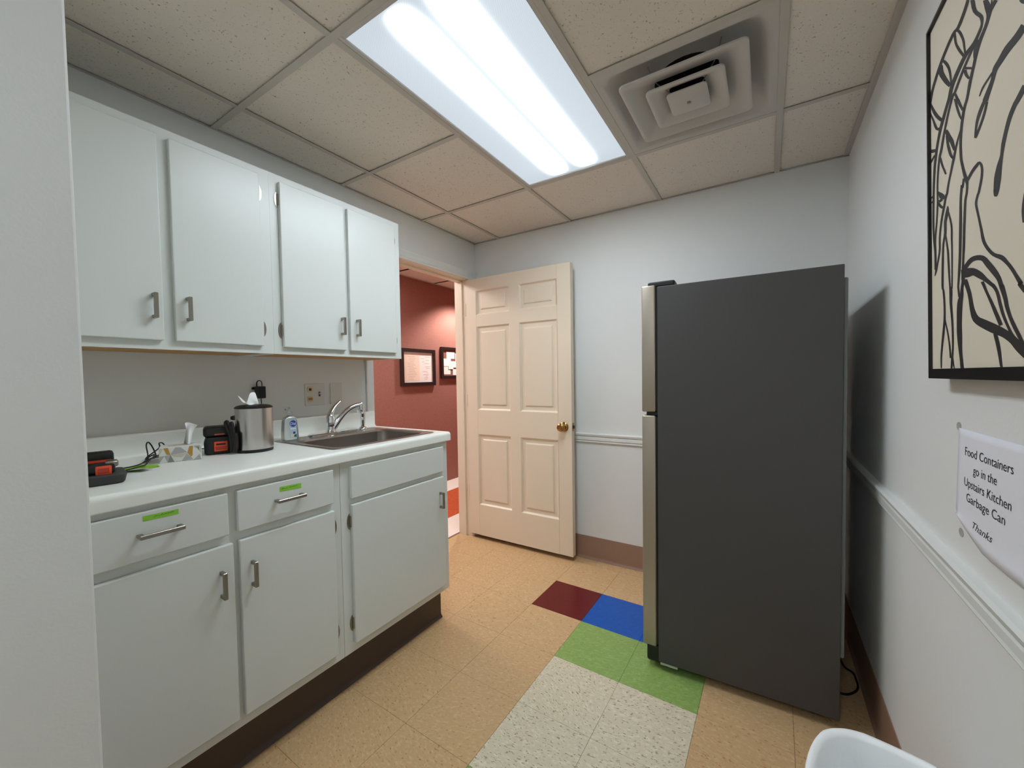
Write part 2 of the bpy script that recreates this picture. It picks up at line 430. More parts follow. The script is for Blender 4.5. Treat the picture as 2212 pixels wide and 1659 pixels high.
def tee(axis, v, a, b, lift):
    b2 = newbm()
    if axis == 'y':
        box(b2, v - .012, v + .012, a, b, H + lift, H + lift + .002); box(b2, v - .001, v + .001, a, b, H + lift + .002, H + 0.03)
    else:
        box(b2, a, b, v - .012, v + .012, H + lift, H + lift + .002); box(b2, a, b, v - .001, v + .001, H + lift + .002, H + 0.03)
    part('ceiling_tee', b2, TEE, ceil)
tee('y', xs[1], PY, 0, 0.0003); tee('y', xs[2], PY, 0, 0.0003); tee('y', xs[3], YR, 0, 0.0003); tee('y', xs[4], YR, 0, 0.0)
for b in range(1, len(ys) - 1):
    y = ys[b]
    x0 = 0.0 if y > PY else PX
    if b in (2, 6):                              # cross tees do not cut the lights
        a = 2 if b == 2 else 3
        tee('x', y, x0, xs[a] - .012, 0.0006); tee('x', y, xs[a + 1] + .012, XR, 0.0006)
    else: tee('x', y, x0, XR, 0.0 if b == 3 else 0.0006)
def angle(x0, x1, y0, y1):
    b2 = newbm(); box(b2, x0, x1, y0, y1, H - 0.0006, H + 0.0014); part('wall_angle', b2, TEE, ceil)
angle(XR - .022, XR, YR, 0); angle(0, XR, -.008, 0); angle(0, .010, PY, 0); angle(PX, XR, YR, YR + .022); angle(PX, PX + .02, YR, PY)

# ---- skirting, chair rail, door casing
RAIL = [(0, .822), (.009, .822), (.013, .829), (.010, .836), (.017, .843), (.017, .860), (.012, .866), (.021, .873), (.024, .884), (.018, .890), (0, .890)]
bm = newbm(); extrude(bm, [(-d, z) for d, z in RAIL], 'x', 0.62, XR); struct('trim_1', bm, TRIMW, 'white moulded chair rail along the back wall')
bm = newbm(); extrude(bm, [(XR - d, z) for d, z in RAIL], 'y', YR, -0.024); struct('trim_2', bm, TRIMW, 'white moulded chair rail along the right wall')
BASE = [(0, .001), (.016, .001), (.013, .006), (.007, .012), (.005, .022), (.0045, .156), (.003, .160), (0, .160)]
bm = newbm(); extrude(bm, [(-d, z) for d, z in BASE], 'x', 0.03, XR); struct('baseboard_back', bm, COVE, 'brown vinyl cove base along the back wall', 40)
bm = newbm(); extrude(bm, [(XR - d, z) for d, z in BASE], 'y', YR, -0.016); struct('baseboard_right', bm, COVE, 'brown vinyl cove base along the right wall', 40)
bm = newbm(); extrude(bm, [(PX + d, z) for d, z in BASE], 'y', YR, PY); struct('baseboard_left', bm, COVE, 'brown vinyl cove base on the partition', 40)
# jamb lining and casing
bm = newbm()
box(bm, -0.138, 0.004, DY1, DY1 + 0.016, 0, DZ + 0.016); box(bm, -0.138, 0.004, DY0 - 0.016, DY0, 0, DZ + 0.016); box(bm, -0.138, 0.004, DY0, DY1, DZ, DZ + 0.016)
box(bm, -0.10, -0.055, DY1 - 0.012, DY1, 0, DZ); box(bm, -0.10, -0.055, DY0, DY0 + 0.012, 0, DZ); box(bm, -0.10, -0.055, DY0 + .012, DY1 - .012, DZ - .012, DZ)
struct('trim_3', bm, DOORP, 'cream painted door jamb with stop')
bm = newbm()
cas = [(0, 0), (.012, 0), (.016, .010), (.012, .020), (.014, .050), (.018, .060), (.018, .066), (0, .066)]
extrude(bm, [(d, DZ + .004 + w_) for d, w_ in cas], 'y', DY0 - .070, -0.002)
box(bm, 0.0, 0.015, DY1 + .004, -0.002, 0, DZ + .004, .002)
struct('trim_4', bm, TRIMW, 'white casing over the doorway')
bm = newbm(); box(bm, 0, 0.014, DY0 - .056, DY0 - .006, 0.0, DZ + .004, .004); struct('trim_5', bm, TRIMW, 'white door casing beside the sink')

# ---- hall beyond the doorway
bm = newbm(); box(bm, HX, -0.150, -2.6, 3.4, -0.12, -0.004); hf = struct('floor_hall', bm, JOINTDARK, 'hall floor with cream and rust tile bands')
hx = [-0.151, -0.458, -0.758, -1.058, HX]
hm = [HWHITE_T, HORANGE_T, HORANGE_T, HWHITE_T]
hmesh = {}
for k in range(4):
    for j in range(0, 11):
        y0 = -1.1 + j * .3048
        key = k
        if key not in hmesh:
            b2 = newbm(); wd = (hx[k] - hx[k + 1]) / 2 - g; box(b2, -wd, wd, -F / 2 + g, F / 2 - g, -.004, 0, .0003, 1); hmesh[key] = mesh_of('floor_tile', b2, hm[k])
        put('floor_tile', hmesh[key], hf, ((hx[k] + hx[k + 1]) / 2, y0 + F / 2, 0))
for (y0, y1) in ((-2.6, -1.1), (-1.1 + 11 * .3048, 3.4)):
    b2 = newbm(); box(b2, HX, -.151, y0, y1, -.004, 0); part('floor_tile', b2, HWHITE_T, hf)
bm = newbm(); box(bm, HX - T, HX, -2.6, 3.4, 0, HZ + .1); struct('wall_hall_far', bm, HALLW, 'terracotta carpet covered hall wall with framed papers')
bm = newbm(); box(bm, -.152, -.138, -2.6, DY0 - .07, 0, HZ); box(bm, -.152, -.138, DY1 + .07, 3.4, 0, HZ); box(bm, -.152, -.138, DY0 - .07, DY1 + .07, DZ + .07, HZ)
struct('wall_hall_near', bm, HALLW, 'terracotta hall wall around the doorway')
bm = newbm(); box(bm, HX - T, -.138, -2.6 - T, -2.6, 0, HZ + .1); struct('wall_hall_left', bm, HALLW, 'end wall of the hall')
bm = newbm(); box(bm, HX - T, -.138, 3.4, 3.4 + T, 0, HZ + .1); struct('wall_hall_right', bm, HALLW, 'far end wall of the hall')
bm = newbm(); box(bm, HX - T, -.138, -2.6, 3.4, HZ + .02, HZ + .1); hc = struct('ceiling_hall', bm, DARK, 'hall ceiling of pale tiles')
for k, (x0, x1) in enumerate(((HX, -.76), (-.76, -.152))):
    for j in range(10):
        y0 = -2.6 + j * G - .12
        b2 = newbm(); box(b2, x0 + .006, x1 - .006, max(y0, -2.6) + .006, min(y0 + G, 3.4) - .006, HZ, HZ + .014, .001, 1); part('ceiling_tile', b2, TILE, hc)
        b2 = newbm(); box(b2, HX, -.152, y0 - .012, y0 + .012, HZ - .0022, HZ - .0008)
        if y0 > -2.5: part('ceiling_tee', b2, TEE, hc)
b2 = newbm(); box(b2, -.772, -.748, -2.6, 3.4, HZ - .0024, HZ - .0010); part('ceiling_tee', b2, TEE, hc)
bm = newbm(); box(bm, HX, HX + .022, -2.6, 3.4, HZ - .004, HZ - .002); part('wall_angle', bm, TEE, hc)

def downlight(x, y, label, power):
    t = thing('downlight', (x, y, HZ), label, 'lamp', 'recessed hall downlights')
    b = newbm()
    loft(b, [circ(x, y, .085, HZ - .006), circ(x, y, .085, HZ - .001), circ(x, y, .065, HZ + .004), circ(x, y, .065, HZ - .006)], False, False)
    part('trim_ring', b, TRIMW, t, smooth=40)
    ld = bpy.data.lights.new('downlight_bulb', 'SPOT'); ld.energy = power; ld.color = HALL_COL; ld.spot_size = math.radians(132); ld.spot_blend = 0.5; ld.shadow_soft_size = 0.07
    o = bpy.data.objects.new('downlight_bulb', ld); COL.objects.link(o); o.parent = t; o.location = (0, 0, -0.012)
downlight(-.95, 1.30, 'recessed round downlight in the hall ceiling beyond the door', HALL_POWER)
hl = thing('ceiling_light', (-1.06, -.85, HZ), 'long fluorescent light in the hall ceiling outside the doorway', 'lamp', 'fluorescent ceiling lights')
b2 = newbm(); X0, X1, Y0_, Y1_ = -1.345, -.775, -1.45, -.25
box(b2, X0, X0 + .02, Y0_, Y1_, HZ - .006, HZ - .0005); box(b2, X1 - .02, X1, Y0_, Y1_, HZ - .006, HZ - .0005); box(b2, X0 + .02, X1 - .02, Y0_, Y0_ + .02, HZ - .006, HZ - .0005); box(b2, X0 + .02, X1 - .02, Y1_ - .02, Y1_, HZ - .006, HZ - .0005)
part('lens_frame', b2, VENTW, hl)
b2 = newbm(); b2.faces.new([b2.verts.new(c) for c in ((X0 + .02, Y0_ + .02, HZ - .003), (X0 + .02, Y1_ - .02, HZ - .003), (X1 - .02, Y1_ - .02, HZ - .003), (X1 - .02, Y0_ + .02, HZ - .003))])
me = bpy.data.meshes.new('lens'); b2.to_mesh(me); b2.free(); me.materials.append(HALL_LENS); put('lens', me, hl)

# ---- open six-panel door
dx0, dx1, dy, dt = -0.010, 0.897, -0.115, 0.044
cols = [(.090, .400), (.482, .793)]; rows = [(.277, .843), (1.031, 1.687), (1.776, 1.966)]
bm = newbm()
xe = [dx0, .090, .400, .482, .793, dx1]; ze = [.034, .277, .843, 1.031, 1.687, 1.776, 1.966, 2.060]
for a in (0, 2, 4): box(bm, xe[a], xe[a + 1], dy, dy + dt, ze[0], ze[-1], .002 if a != 2 else 0, 1)
for c0, c1 in cols:
    for r_ in (0, 2, 4, 6): box(bm, c0, c1, dy, dy + dt, ze[r_], ze[r_ + 1])
door = struct('door_1', bm, DOORP, 'cream six-panel door standing open against the back wall')
def rect(x0, x1, z0, z1, y, i): return [(x0 + i, y, z0 + i), (x1 - i, y, z0 + i), (x1 - i, y, z1 - i), (x0 + i, y, z1 - i)]
for c0, c1 in cols:
    for r0, r1 in rows:
        b2 = newbm()
        prof = [(0, 0), (.003, .001), (.010, .010), (.014, .0125), (.040, .0125), (.046, .006), (.052, .005)]
        loft(b2, [rect(c0, c1, r0, r1, dy + d, i) for i, d in prof] , False, True)
        loft(b2, [rect(c0, c1, r0, r1, dy + dt - d, i) for i, d in prof], False, True)
        part('panel', b2, DOORP, door)
kx, kz = .838, .938
b2 = newbm()
prof = [(.034, 0), (.034, .004), (.028, .010), (.016, .013), (.013, .024), (.018, .032), (.026, .040), (.0285, .050), (.027, .058), (.021, .0635), (.0165, .0645), (.0155, .0635), (.012, .0645), (.002, .065)]
loft(b2, [[(kx + r * math.cos(2 * math.pi * k / 32), dy - d, kz + r * math.sin(2 * math.pi * k / 32)) for k in range(32)] for r, d in prof])
part('door_knob', b2, BRASS, door, 'round brass door knob', 35)
b2 = newbm(); box(b2, dx1 - .001, dx1 + .0015, dy + .010, dy + .034, kz - .028, kz + .028); lp = part('latch_plate', b2, BRASS, door)
b2 = newbm(); box(b2, dx1, dx1 + .011, dy + .016, dy + .030, kz - .012, kz + .010, .003); part('latch_bolt', b2, DGREY, lp)
for hz in (1.828, 1.105, .378):
    b2 = newbm(); lathe(b2, [(.006, hz - .05), (.006, hz + .05)], dx0 - .006, dy + .004, 12); box(b2, dx0 - .004, dx0 + .001, dy + .002, dy + .034, hz - .05, hz + .05)
    part('hinge', b2, DOORP, door)

# ================================================================== CEILING FIXTURES
def troffer(ca_, r0, r1, label, lens=None):
    lx0, lx1, ly0, ly1 = xs[ca_] + .012, xs[ca_ + 1] - .012, ys[r1] + .012, ys[r0] - .012
    lcx, lcy = (lx0 + lx1) / 2, (ly0 + ly1) / 2
    lf = thing('ceiling_light', (lcx, lcy, H), label, 'lamp', 'fluorescent ceiling lights')
    bm = newbm()
    box(bm, lx0, lx0 + .016, ly0, ly1, H + .001, H + .012, .001, 1); box(bm, lx1 - .016, lx1, ly0, ly1, H + .001, H + .012, .001, 1)
    box(bm, lx0 + .016, lx1 - .016, ly0, ly0 + .016, H + .001, H + .012, .001, 1); box(bm, lx0 + .016, lx1 - .016, ly1 - .016, ly1, H + .001, H + .012, .001, 1)
    part('lens_frame', bm, VENTW, lf)
    bm = newbm()
    box(bm, lx0, lx0 + .002, ly0, ly1, H + .012, H + .11); box(bm, lx1 - .002, lx1, ly0, ly1, H + .012, H + .11)
    box(bm, lx0, lx1, ly0, ly0 + .002, H + .012, H + .11); box(bm, lx0, lx1, ly1 - .002, ly1, H + .012, H + .11); box(bm, lx0, lx1, ly0, ly1, H + .11, H + .112)
    part('housing', bm, VENTW, lf)
    bm = newbm(); hx_, hy_ = (lx1 - lx0) / 2 - .014, (ly1 - ly0) / 2 - .014
    v = [bm.verts.new(c) for c in ((-hx_, -hy_, 0), (-hx_, hy_, 0), (hx_, hy_, 0), (hx_, -hy_, 0))]; bm.faces.new(v)
    me = bpy.data.meshes.new('lens'); bm.to_mesh(me); bm.free(); me.materials.append(lens or LENS)
    put('lens', me, lf, (lcx, lcy, H + .0065), label='ribbed translucent lens lit by two tubes')
troffer(2, 1, 3, 'long fluorescent ceiling light with ribbed white lens between cabinets and air diffuser')
troffer(3, 5, 7, 'added fluorescent fill light, unseen above and behind the camera', LENS_DIM)  # unseen fixture added to brighten the room from behind the camera

vx0, vx1, vy0, vy1 = xs[3] + .012, xs[4] - .012, ys[2] + .012, ys[1] - .012
vcx, vcy = (vx0 + vx1) / 2, (vy0 + vy1) / 2; hv = (vx1 - vx0) / 2
vt = thing('air_diffuser', (vcx, vcy, H), 'square white ceiling air diffuser with nested louvres beside the light', 'vent')
bm = newbm()
NR = 8
loft(bm, [rr(vcx, vcy, hv, hv, .002, H + .010, NR), rr(vcx, vcy, hv, hv, .002, H + .002, NR), rr(vcx, vcy, hv - .020, hv - .020, .004, H + .002, NR), rr(vcx, vcy, hv - .030, hv - .030, .05, H + .006, NR),
          rr(vcx, vcy, hv - .040, hv - .040, .06, H + .016, NR), rr(vcx, vcy, hv - .075, hv - .075, .07, H + .050, NR), rr(vcx, vcy, hv - .12, hv - .12, .08, H + .066, NR), rr(vcx, vcy, .128, .128, .127, H + .072, NR)], False, False)
part('face_panel', bm, VENTW, vt, smooth=30)
bm = newbm()
loft(bm, [rr(vcx, vcy, .128, .128, .127, H + .072, NR), rr(vcx, vcy, .125, .125, .124, H + .150, NR)], False, True); part('duct_neck', bm, DARK, vt, smooth=40)
def louvre(hx_, hy_, cx, cy, z, inner, rise, name='louvre'):
    b = newbm(); r = .022
    loft(b, [rr(cx, cy, hx_, hy_, r, z + .007, NR), rr(cx, cy, hx_, hy_, r, z + .001, NR), rr(cx, cy, hx_ - .002, hy_ - .002, r, z, NR), rr(cx, cy, hx_ - .014, hy_ - .014, r * .8, z + .001, NR), rr(cx, cy, hx_ - .022, hy_ - .022, r * .7, z + .006, NR),
             rr(cx, cy, hx_ - inner, hy_ - inner, r * .6, z + rise, NR), rr(cx, cy, hx_ - inner, hy_ - inner, r * .6, z + rise + .002, NR), rr(cx, cy, hx_ - .020, hy_ - .020, r * .8, z + .010, NR), rr(cx, cy, hx_ - .004, hy_ - .004, r, z + .009, NR)], False, False)
    b.verts.ensure_lookup_table(); n = 4 * (NR + 1)
    vs = list(b.verts)
    for i in range(n):
        b.faces.new([vs[8 * n + i], vs[8 * n + (i + 1) % n], vs[(i + 1) % n], vs[i]])
    part(name, b, VENTW, vt, smooth=35)
louvre(.212, .205, 1.764, -.914, H - .022, .095, .036)
louvre(.134, .127, 1.768, -.925, H - .032, .072, .034)
bm = newbm()
loft(bm, [rr(1.769, -.923, .060, .062, .015, H - .020, NR), rr(1.769, -.923, .070, .072, .016, H - .026, NR), rr(1.769, -.923, .070, .072, .016, H - .030, NR), rr(1.769, -.923, .062, .064, .014, H - .034, NR), rr(1.769, -.923, .036, .036, .01, H - .038, NR)])
cp = part('centre_plate', bm, VENTW, vt, smooth=30)
bm = newbm(); lathe(bm, [(.007, H - .036), (.007, H - .041), (.004, H - .042)], 1.769, -.923, 16); part('screw', bm, NICKEL, cp)
for (a, b) in ((-.1, -.1), (.1, -.1), (-.1, .1), (.1, .1)):
    bm = newbm(); tube(bm, [(1.768 + a * 1.25, -.92 + b * 1.25, H + .07), (1.768 + a, -.92 + b, H + .015), (1.768 + a * .45, -.92 + b * .45, H - .02)], .002, 6, 2); part('support_wire', bm, NICKEL, vt)

# ================================================================== UPPER CABINETS
HANDLE = None
def handle_mesh():
    """square bar pull: bar along z, 0.082 long, standing 0.03 off the face (+x)"""
    b = newbm(); L = .041
    box(b, .021, .030, -.0055, .0055, -L, L, .0015, 1)
    for s in (-1, 1): box(b, 0, .024, -.0045, .0045, s * L - (.011 if s > 0 else 0), s * L + (0 if s > 0 else .011), .001, 1)
    return mesh_of('handle', b, NICKEL)
HM = handle_mesh()
def drawer_pull_mesh():
    b = newbm(); L = .048
    box(b, .021, .030, -L, L, -.0055, .0055, .0015, 1)
    for s in (-1, 1): box(b, 0, .024, s * L - (.012 if s > 0 else 0), s * L + (0 if s > 0 else .012), -.0045, .0045, .001, 1)
    return mesh_of('handle', b, NICKEL)
PM = drawer_pull_mesh()
def hinge_mesh():
    """surface hinge: pointed leaf on the face frame, knuckle at the door edge (door lies at +y)"""
    b = newbm(); out = []
    for i in range(13):
        t = -1 + 2 * i / 12; out.append((-.004 - .011 * (1 - t * t) ** .7, t * .033))
    loft(b, [[(x, y, z) for y, z in out + [(-.003, .033), (-.003, -.033)]] for x in (0, .0025)])
    tube(b, [(.005, -.001, -.022), (.005, -.001, .022)], .004, 8, 2)
    return mesh_of('hinge', b, NICKEL)
HG = hinge_mesh()
FLIP = Matrix.Scale(-1, 4, (0, 1, 0))
HGM = HG.copy(); HGM.transform(FLIP); HGM.flip_normals()

def slab_door(name, x, y0, y1, z0, z1, parent, th=.018):
    b = newbm(); box(b, x, x + th, y0, y1, z0, z1, .003, 2); return part(name, b, CAB, parent)
def frame_strips(x0, x1, ycuts, zcuts, name, parent):
    """face frame: stiles (pairs in ycuts) full height and rails (pairs in zcuts) between them"""
    b = newbm(); Y0, Y1 = ycuts[0][0], ycuts[-1][1]; Z0, Z1 = zcuts[0][0], zcuts[-1][1]
    for a, c in ycuts: box(b, x0, x1, a, c, Z0, Z1)
    for i in range(len(ycuts) - 1):
        for a, c in zcuts: box(b, x0, x1, ycuts[i][1], ycuts[i + 1][0], a, c)
    return part(name, b, CAB, parent)

def upper(y0, y1, doors, label):
    t = thing('wall_cabinet', (0, (y0 + y1) / 2, 1.398), label, 'cabinet', 'white wall cabinets above the counter')
    zb, zt, xf = 1.398, 2.138, .300
    b = newbm()
    box(b, .002, xf - .018, y0 + .0002, y0 + .0162, zb, zt); box(b, .002, xf - .018, y1 - .0162, y1 - .0002, zb, zt)
    box(b, .002, xf - .018, y0 + .0162, y1 - .0162, zt - .016, zt); box(b, .002, .008, y0 + .0162, y1 - .0162, zb + .018, zt - .016)
    part('carcass', b, CAB, t)
    b = newbm(); box(b, .002, xf - .018, y0 + .0162, y1 - .0162, zb + .004, zb + .018); part('bottom_panel', b, WOODB, t, 'unpainted wood underside')
    mid = (doors[0][1] + doors[1][0]) / 2
    frame_strips(xf - .018, xf, [(y0 + .0002, y0 + .038), (mid - .02, mid + .02), (y1 - .038, y1 - .0002)], [(zb, zb + .038), (zt - .038, zt)], 'face_frame', t)
    for k, (a, c) in enumerate(doors):
        d = slab_door('door', xf, a, c, 1.427, 2.107, t)
        hy = c - .026 if k == 0 else a + .034
        put('handle', HM, d, (xf + .018, hy, 1.538))
        for hz in (2.036, 1.496):
            if k == 0: put('hinge', HG, d, (xf + .0003, a, hz))
            else: put('hinge', HGM, d, (xf + .0003, c, hz))
    return t
upper(PY + .002, -1.737, [(-2.374, -2.093), (-2.062, -1.781)], 'white double wall cabinet whose left side runs behind the pale partition')
upper(-1.737, -1.064, [(-1.704, -1.412), (-1.390, -1.107)], 'white double wall cabinet above the sink beside the doorway')

# ================================================================== BASE CABINETS
ZC = 1.006            # counter top
def base_cab(y0, y1, label, fronts):
    t = thing('base_cabinet', (0, (y0 + y1) / 2, 0), label, 'cabinet', 'white base cabinets under the counter')
    zb, zt, xf = .178, .966, .600
    b = newbm()
    box(b, .002, xf - .018, y0 + .0008, y0 + .0168, zb, zt); box(b, .002, xf - .018, y1 - .0168, y1 - .0008, zb, zt)
    box(b, .002, xf - .018, y0 + .0168, y1 - .0168, zb, zb + .016); box(b, .002, .008, y0 + .0168, y1 - .0168, zb + .016, zt)
    part('carcass', b, CAB, t)
    b = newbm(); box(b, .515, .531, y0 + .0008, y1 - .0008, .002, zb - .0005); box(b, .02, .515, y1 - .017, y1 - .0008, .002, zb - .0005); part('plinth', b, CAB, t)
    b = newbm(); extrude(b, [(.531 + d, z) for d, z in [(0, .001), (.016, .001), (.012, .006), (.006, .012), (.004, .024), (.004, .160), (0, .160)]], 'y', y0, y1)
    part('toe_kick_base', b, TOE, t, 'brown vinyl toe kick, coloured darker for shade', 40)
    return t, zb, zt, xf
b1, zb, zt, xf = base_cab(PY + .002, -1.660, 'white base cabinet with two taped drawers over two doors', None)
frame_strips(xf - .018, xf, [(PY + .003, -2.350), (-2.050, -2.008), (-1.712, -1.6608)], [(zb, .235), (.770, .825), (.930, zt)], 'face_frame', b1)
def drawer(y0, y1, parent, pull=None, name='drawer'):
    d = slab_door(name, xf, y0, y1, .812, .942, parent)
    b = newbm(); box(b, xf - .30, xf, y0 + .025, y1 - .025, .83, .925); part('drawer_box', b, WOODB, d)
    if pull: put('handle', PM, d, (xf + .018, pull, .881))
    return d
d1 = drawer(-2.345 - .022, -2.048, b1, -2.212); d2 = drawer(-2.023, -1.696, b1, -1.866)
def low_door(a, c, parent, hy, hside):
    d = slab_door('door', xf, a, c, .216, .783, parent)
    put('handle', HM, d, (xf + .018, hy, .668))
    for hz in (.714, .298):
        if hside < 0: put('hinge', HG, d, (xf + .0003, a, hz))
        else: put('hinge', HGM, d, (xf + .0003, c, hz))
    return d
low_door(-2.366, -2.038, b1, -2.074, -1); low_door(-2.021, -1.695, b1, -1.988, 1)
for d, ya, yb, z0, z1, tilt, lab in ((d1, -2.246, -2.170, .917, .931, -.002, 'green tape strip on the drawer nearest the pale partition'), (d2, -1.896, -1.822, .907, .924, -.003, 'green tape strip on the drawer nearer the sink')):
    b = newbm()
    x = xf + .0184
    loft(b, [[(x, ya, z0), (x, yb, z0 + tilt), (x, yb, z1 + tilt), (x, ya, z1)], [(x + .0003, ya, z0), (x + .0003, yb, z0 + tilt), (x + .0003, yb, z1 + tilt), (x + .0003, ya, z1)]])
    tp = tag(part('tape_label', b, TAPE), lab, 'label', 'green tape labels on drawers')
    b = newbm(); rnd = random.Random(int(ya * -1000))
    n = 13 if d is d1 else 16; yy = ya + .022 if d is d1 else ya + .006
    for k in range(n):
        if d is d2 and k in (6, 7): yy += .0034; continue
        zz = (z0 + z1) / 2 + .001; hh = rnd.uniform(.0012, .0026)
        tube(b, [(x + .0005, yy, zz - hh), (x + .0005, yy + .0012, zz + hh * rnd.uniform(-.5, 1)), (x + .0005, yy + .0024, zz - hh * rnd.uniform(0, 1))], .00035, 4, 2)
        yy += .0034
    part('handwriting', b, INKTXT, tp)

b2c, zb, zt, xf = base_cab(-1.660, -1.043, 'white sink base cabinet with a plain false front and one door', None)
frame_strips(xf - .018, xf, [(-1.6592, -1.600), (-1.105, -1.0438)], [(zb, .235), (.770, .825), (.930, zt)], 'face_frame', b2c)
slab_door('false_front', xf, -1.620, -1.086, .808, .937, b2c)
low_door(-1.619, -1.086, b2c, -1.119, -1)

# ================================================================== COUNTER, SINK, FAUCET
ct = thing('countertop', (.3, -1.72, zt), 'long white laminate countertop with coved backsplash and rounded front edge', 'countertop')
def arc(cx, cz, r, a0, a1, n=6): return [(cx + r * math.cos(math.radians(a0 + (a1 - a0) * i / n)), cz + r * math.sin(math.radians(a0 + (a1 - a0) * i / n))) for i in range(n + 1)]
xn = .622; zu = zt + .001; ST = 1.096
nose = [(xn - .003, zu - .006), (xn, zu - .003)] + arc(xn - .016, ZC - .016, .016, 0, 90)
splash_top = arc(.014, ST - .008, .008, 0, 90, 4) + [(.0015, ST)]
cove = arc(.040, ZC + .018, .018, 270, 180, 5)
full = [(.0015, zu), (xn - .035, zu), (xn - .035, zu)]
full = [(.0015, zu), (xn - .021, zu), (xn - .021, zu - .006)] + nose + cove + splash_top
sy0, sy1, sx0, sx1 = -1.640, -1.100, .100, .548
E0 = PY + .002; E1 = -1.034
bm = newbm()
extrude(bm, full, 'y', E0, sy0); extrude(bm, full, 'y', sy1, E1)
frontp = [(sx1, zu), (xn - .021, zu), (xn - .021, zu - .006)] + nose + [(sx1, ZC)]
backp = [(.0015, zu), (sx0, zu), (sx0, ZC)] + cove + splash_top
extrude(bm, frontp, 'y', sy0, sy1); extrude(bm, backp, 'y', sy0, sy1)
part('worktop', bm, LAM, ct, smooth=30)

sk = thing('sink', (.325, -1.37, ZC), 'stainless steel drop-in sink with one bowl near the doorway', 'sink')
bm = newbm(); cx, cy = .326, -1.370; N8 = 8
ox, oy = .246, .286
bx_, by_, bcx = .166, .246, .372
loft(bm, [rr(cx, cy, ox, oy, .035, ZC + .0008, N8), rr(cx, cy, ox - .002, oy - .002, .034, ZC + .003, N8), rr(cx, cy, ox - .010, oy - .010, .03, ZC + .004, N8), rr(cx, cy, ox - .014, oy - .014, .03, ZC + .0025, N8),
          rr(bcx, cy, bx_ + .008, by_ + .008, .06, ZC + .0025, N8), rr(bcx, cy, bx_, by_, .055, ZC - .006, N8), rr(bcx, cy, bx_ - .004, by_ - .004, .055, ZC - .12, N8), rr(bcx, cy, bx_ - .02, by_ - .02, .05, ZC - .155, N8), rr(bcx, cy, bx_ - .06, by_ - .06, .05, ZC - .165, N8), rr(bcx, cy, .045, .045, .044, ZC - .168, N8)], False, True)
part('basin', bm, STEEL, sk, smooth=40)
bm = newbm(); lathe(bm, [(.044, ZC - .1675), (.042, ZC - .1655), (.03, ZC - .167), (.012, ZC - .163), (.010, ZC - .155), (.002, ZC - .154)], bcx, cy, 24); part('strainer', bm, CHROME, sk, smooth=40)

fc = thing('faucet', (.12, -1.372, ZC), 'chrome single-lever kitchen faucet with curved spout', 'faucet')
fx, fy = .122, -1.384; z0 = ZC + .003
bm = newbm(); loft(bm, [rr(fx, fy + .022, .028, .140, .027, z0, 8), rr(fx, fy + .022, .028, .140, .027, z0 + .006, 8), rr(fx, fy + .022, .024, .135, .023, z0 + .010, 8)]); part('base_plate', bm, CHROME, fc, smooth=40)
bm = newbm(); lathe(bm, [(.026, z0 + .009), (.025, z0 + .014), (.020, z0 + .022), (.0195, z0 + .055), (.021, z0 + .057), (.021, z0 + .061), (.020, z0 + .063), (.0205, z0 + .085), (.017, z0 + .098), (.008, z0 + .106), (.001, z0 + .107)], fx, fy, 28); part('body', bm, CHROME, fc, smooth=40)
bm = newbm(); tube(bm, [(fx, fy - .004, z0 + .078), (fx - .002, fy + .004, z0 + .105), (fx - .006, fy + .026, z0 + .135), (fx - .010, fy + .052, z0 + .156), (fx - .011, fy + .064, z0 + .163)], [.018, .0175, .0135, .0115, .0108], 14, 6, True, .75)
part('lever', bm, CHROME, fc, smooth=50)
bm = newbm(); sd = Vector((.30, .95, 0)).normalized()
def sp(r, z): return (fx + sd.x * r * .89, fy + sd.y * r * .89, z0 + z)
tube(bm, [sp(.010, .020), sp(.030, .050), sp(.058, .085), (sp(.095, .117)), sp(.135, .136), sp(.168, .142), sp(.178, .141)], [.0145, .0155, .0150, .0135, .0120, .0115, .0115], 14, 6)
q = sp(.176, 0); lathe(bm, [(.0105, z0 + .104), (.0125, z0 + .108), (.0125, z0 + .124), (.0115, z0 + .130), (.0125, z0 + .146), (.009, z0 + .152), (.002, z0 + .153)], q[0], q[1], 20)
part('spout', bm, CHROME, fc, smooth=45)
sx_, sy_ = .115, -1.188
spry = thing('side_sprayer', (sx_, sy_, ZC), 'small chrome side sprayer standing at the right of the faucet', 'sprayer')
bm = newbm(); lathe(bm, [(.024, z0), (.024, z0 + .004), (.018, z0 + .012), (.014, z0 + .016)], sx_, sy_, 24); part('sprayer_base', bm, CHROME, spry, smooth=40)
bm = newbm(); tube(bm, [(sx_, sy_, z0 + .014), (sx_, sy_ + .001, z0 + .05), (sx_, sy_ + .001, z0 + .078), (sx_ + .002, sy_ - .003, z0 + .096), (sx_ + .006, sy_ - .020, z0 + .106)], [.011, .0125, .0135, .0135, .012], 14, 6); part('sprayer_body', bm, CHROME, spry, smooth=50)
bm = newbm(); tube(bm, [(sx_ + .006, sy_ - .018, z0 + .105), (sx_ + .008, sy_ - .028, z0 + .106), (sx_ + .009, sy_ - .032, z0 + .104)], [.013, .0135, .012], 16, 2, False); part('spray_head', bm, CHROME, spry, smooth=50)

# ================================================================== THINGS ON THE COUNTER
zc = ZC + .0005
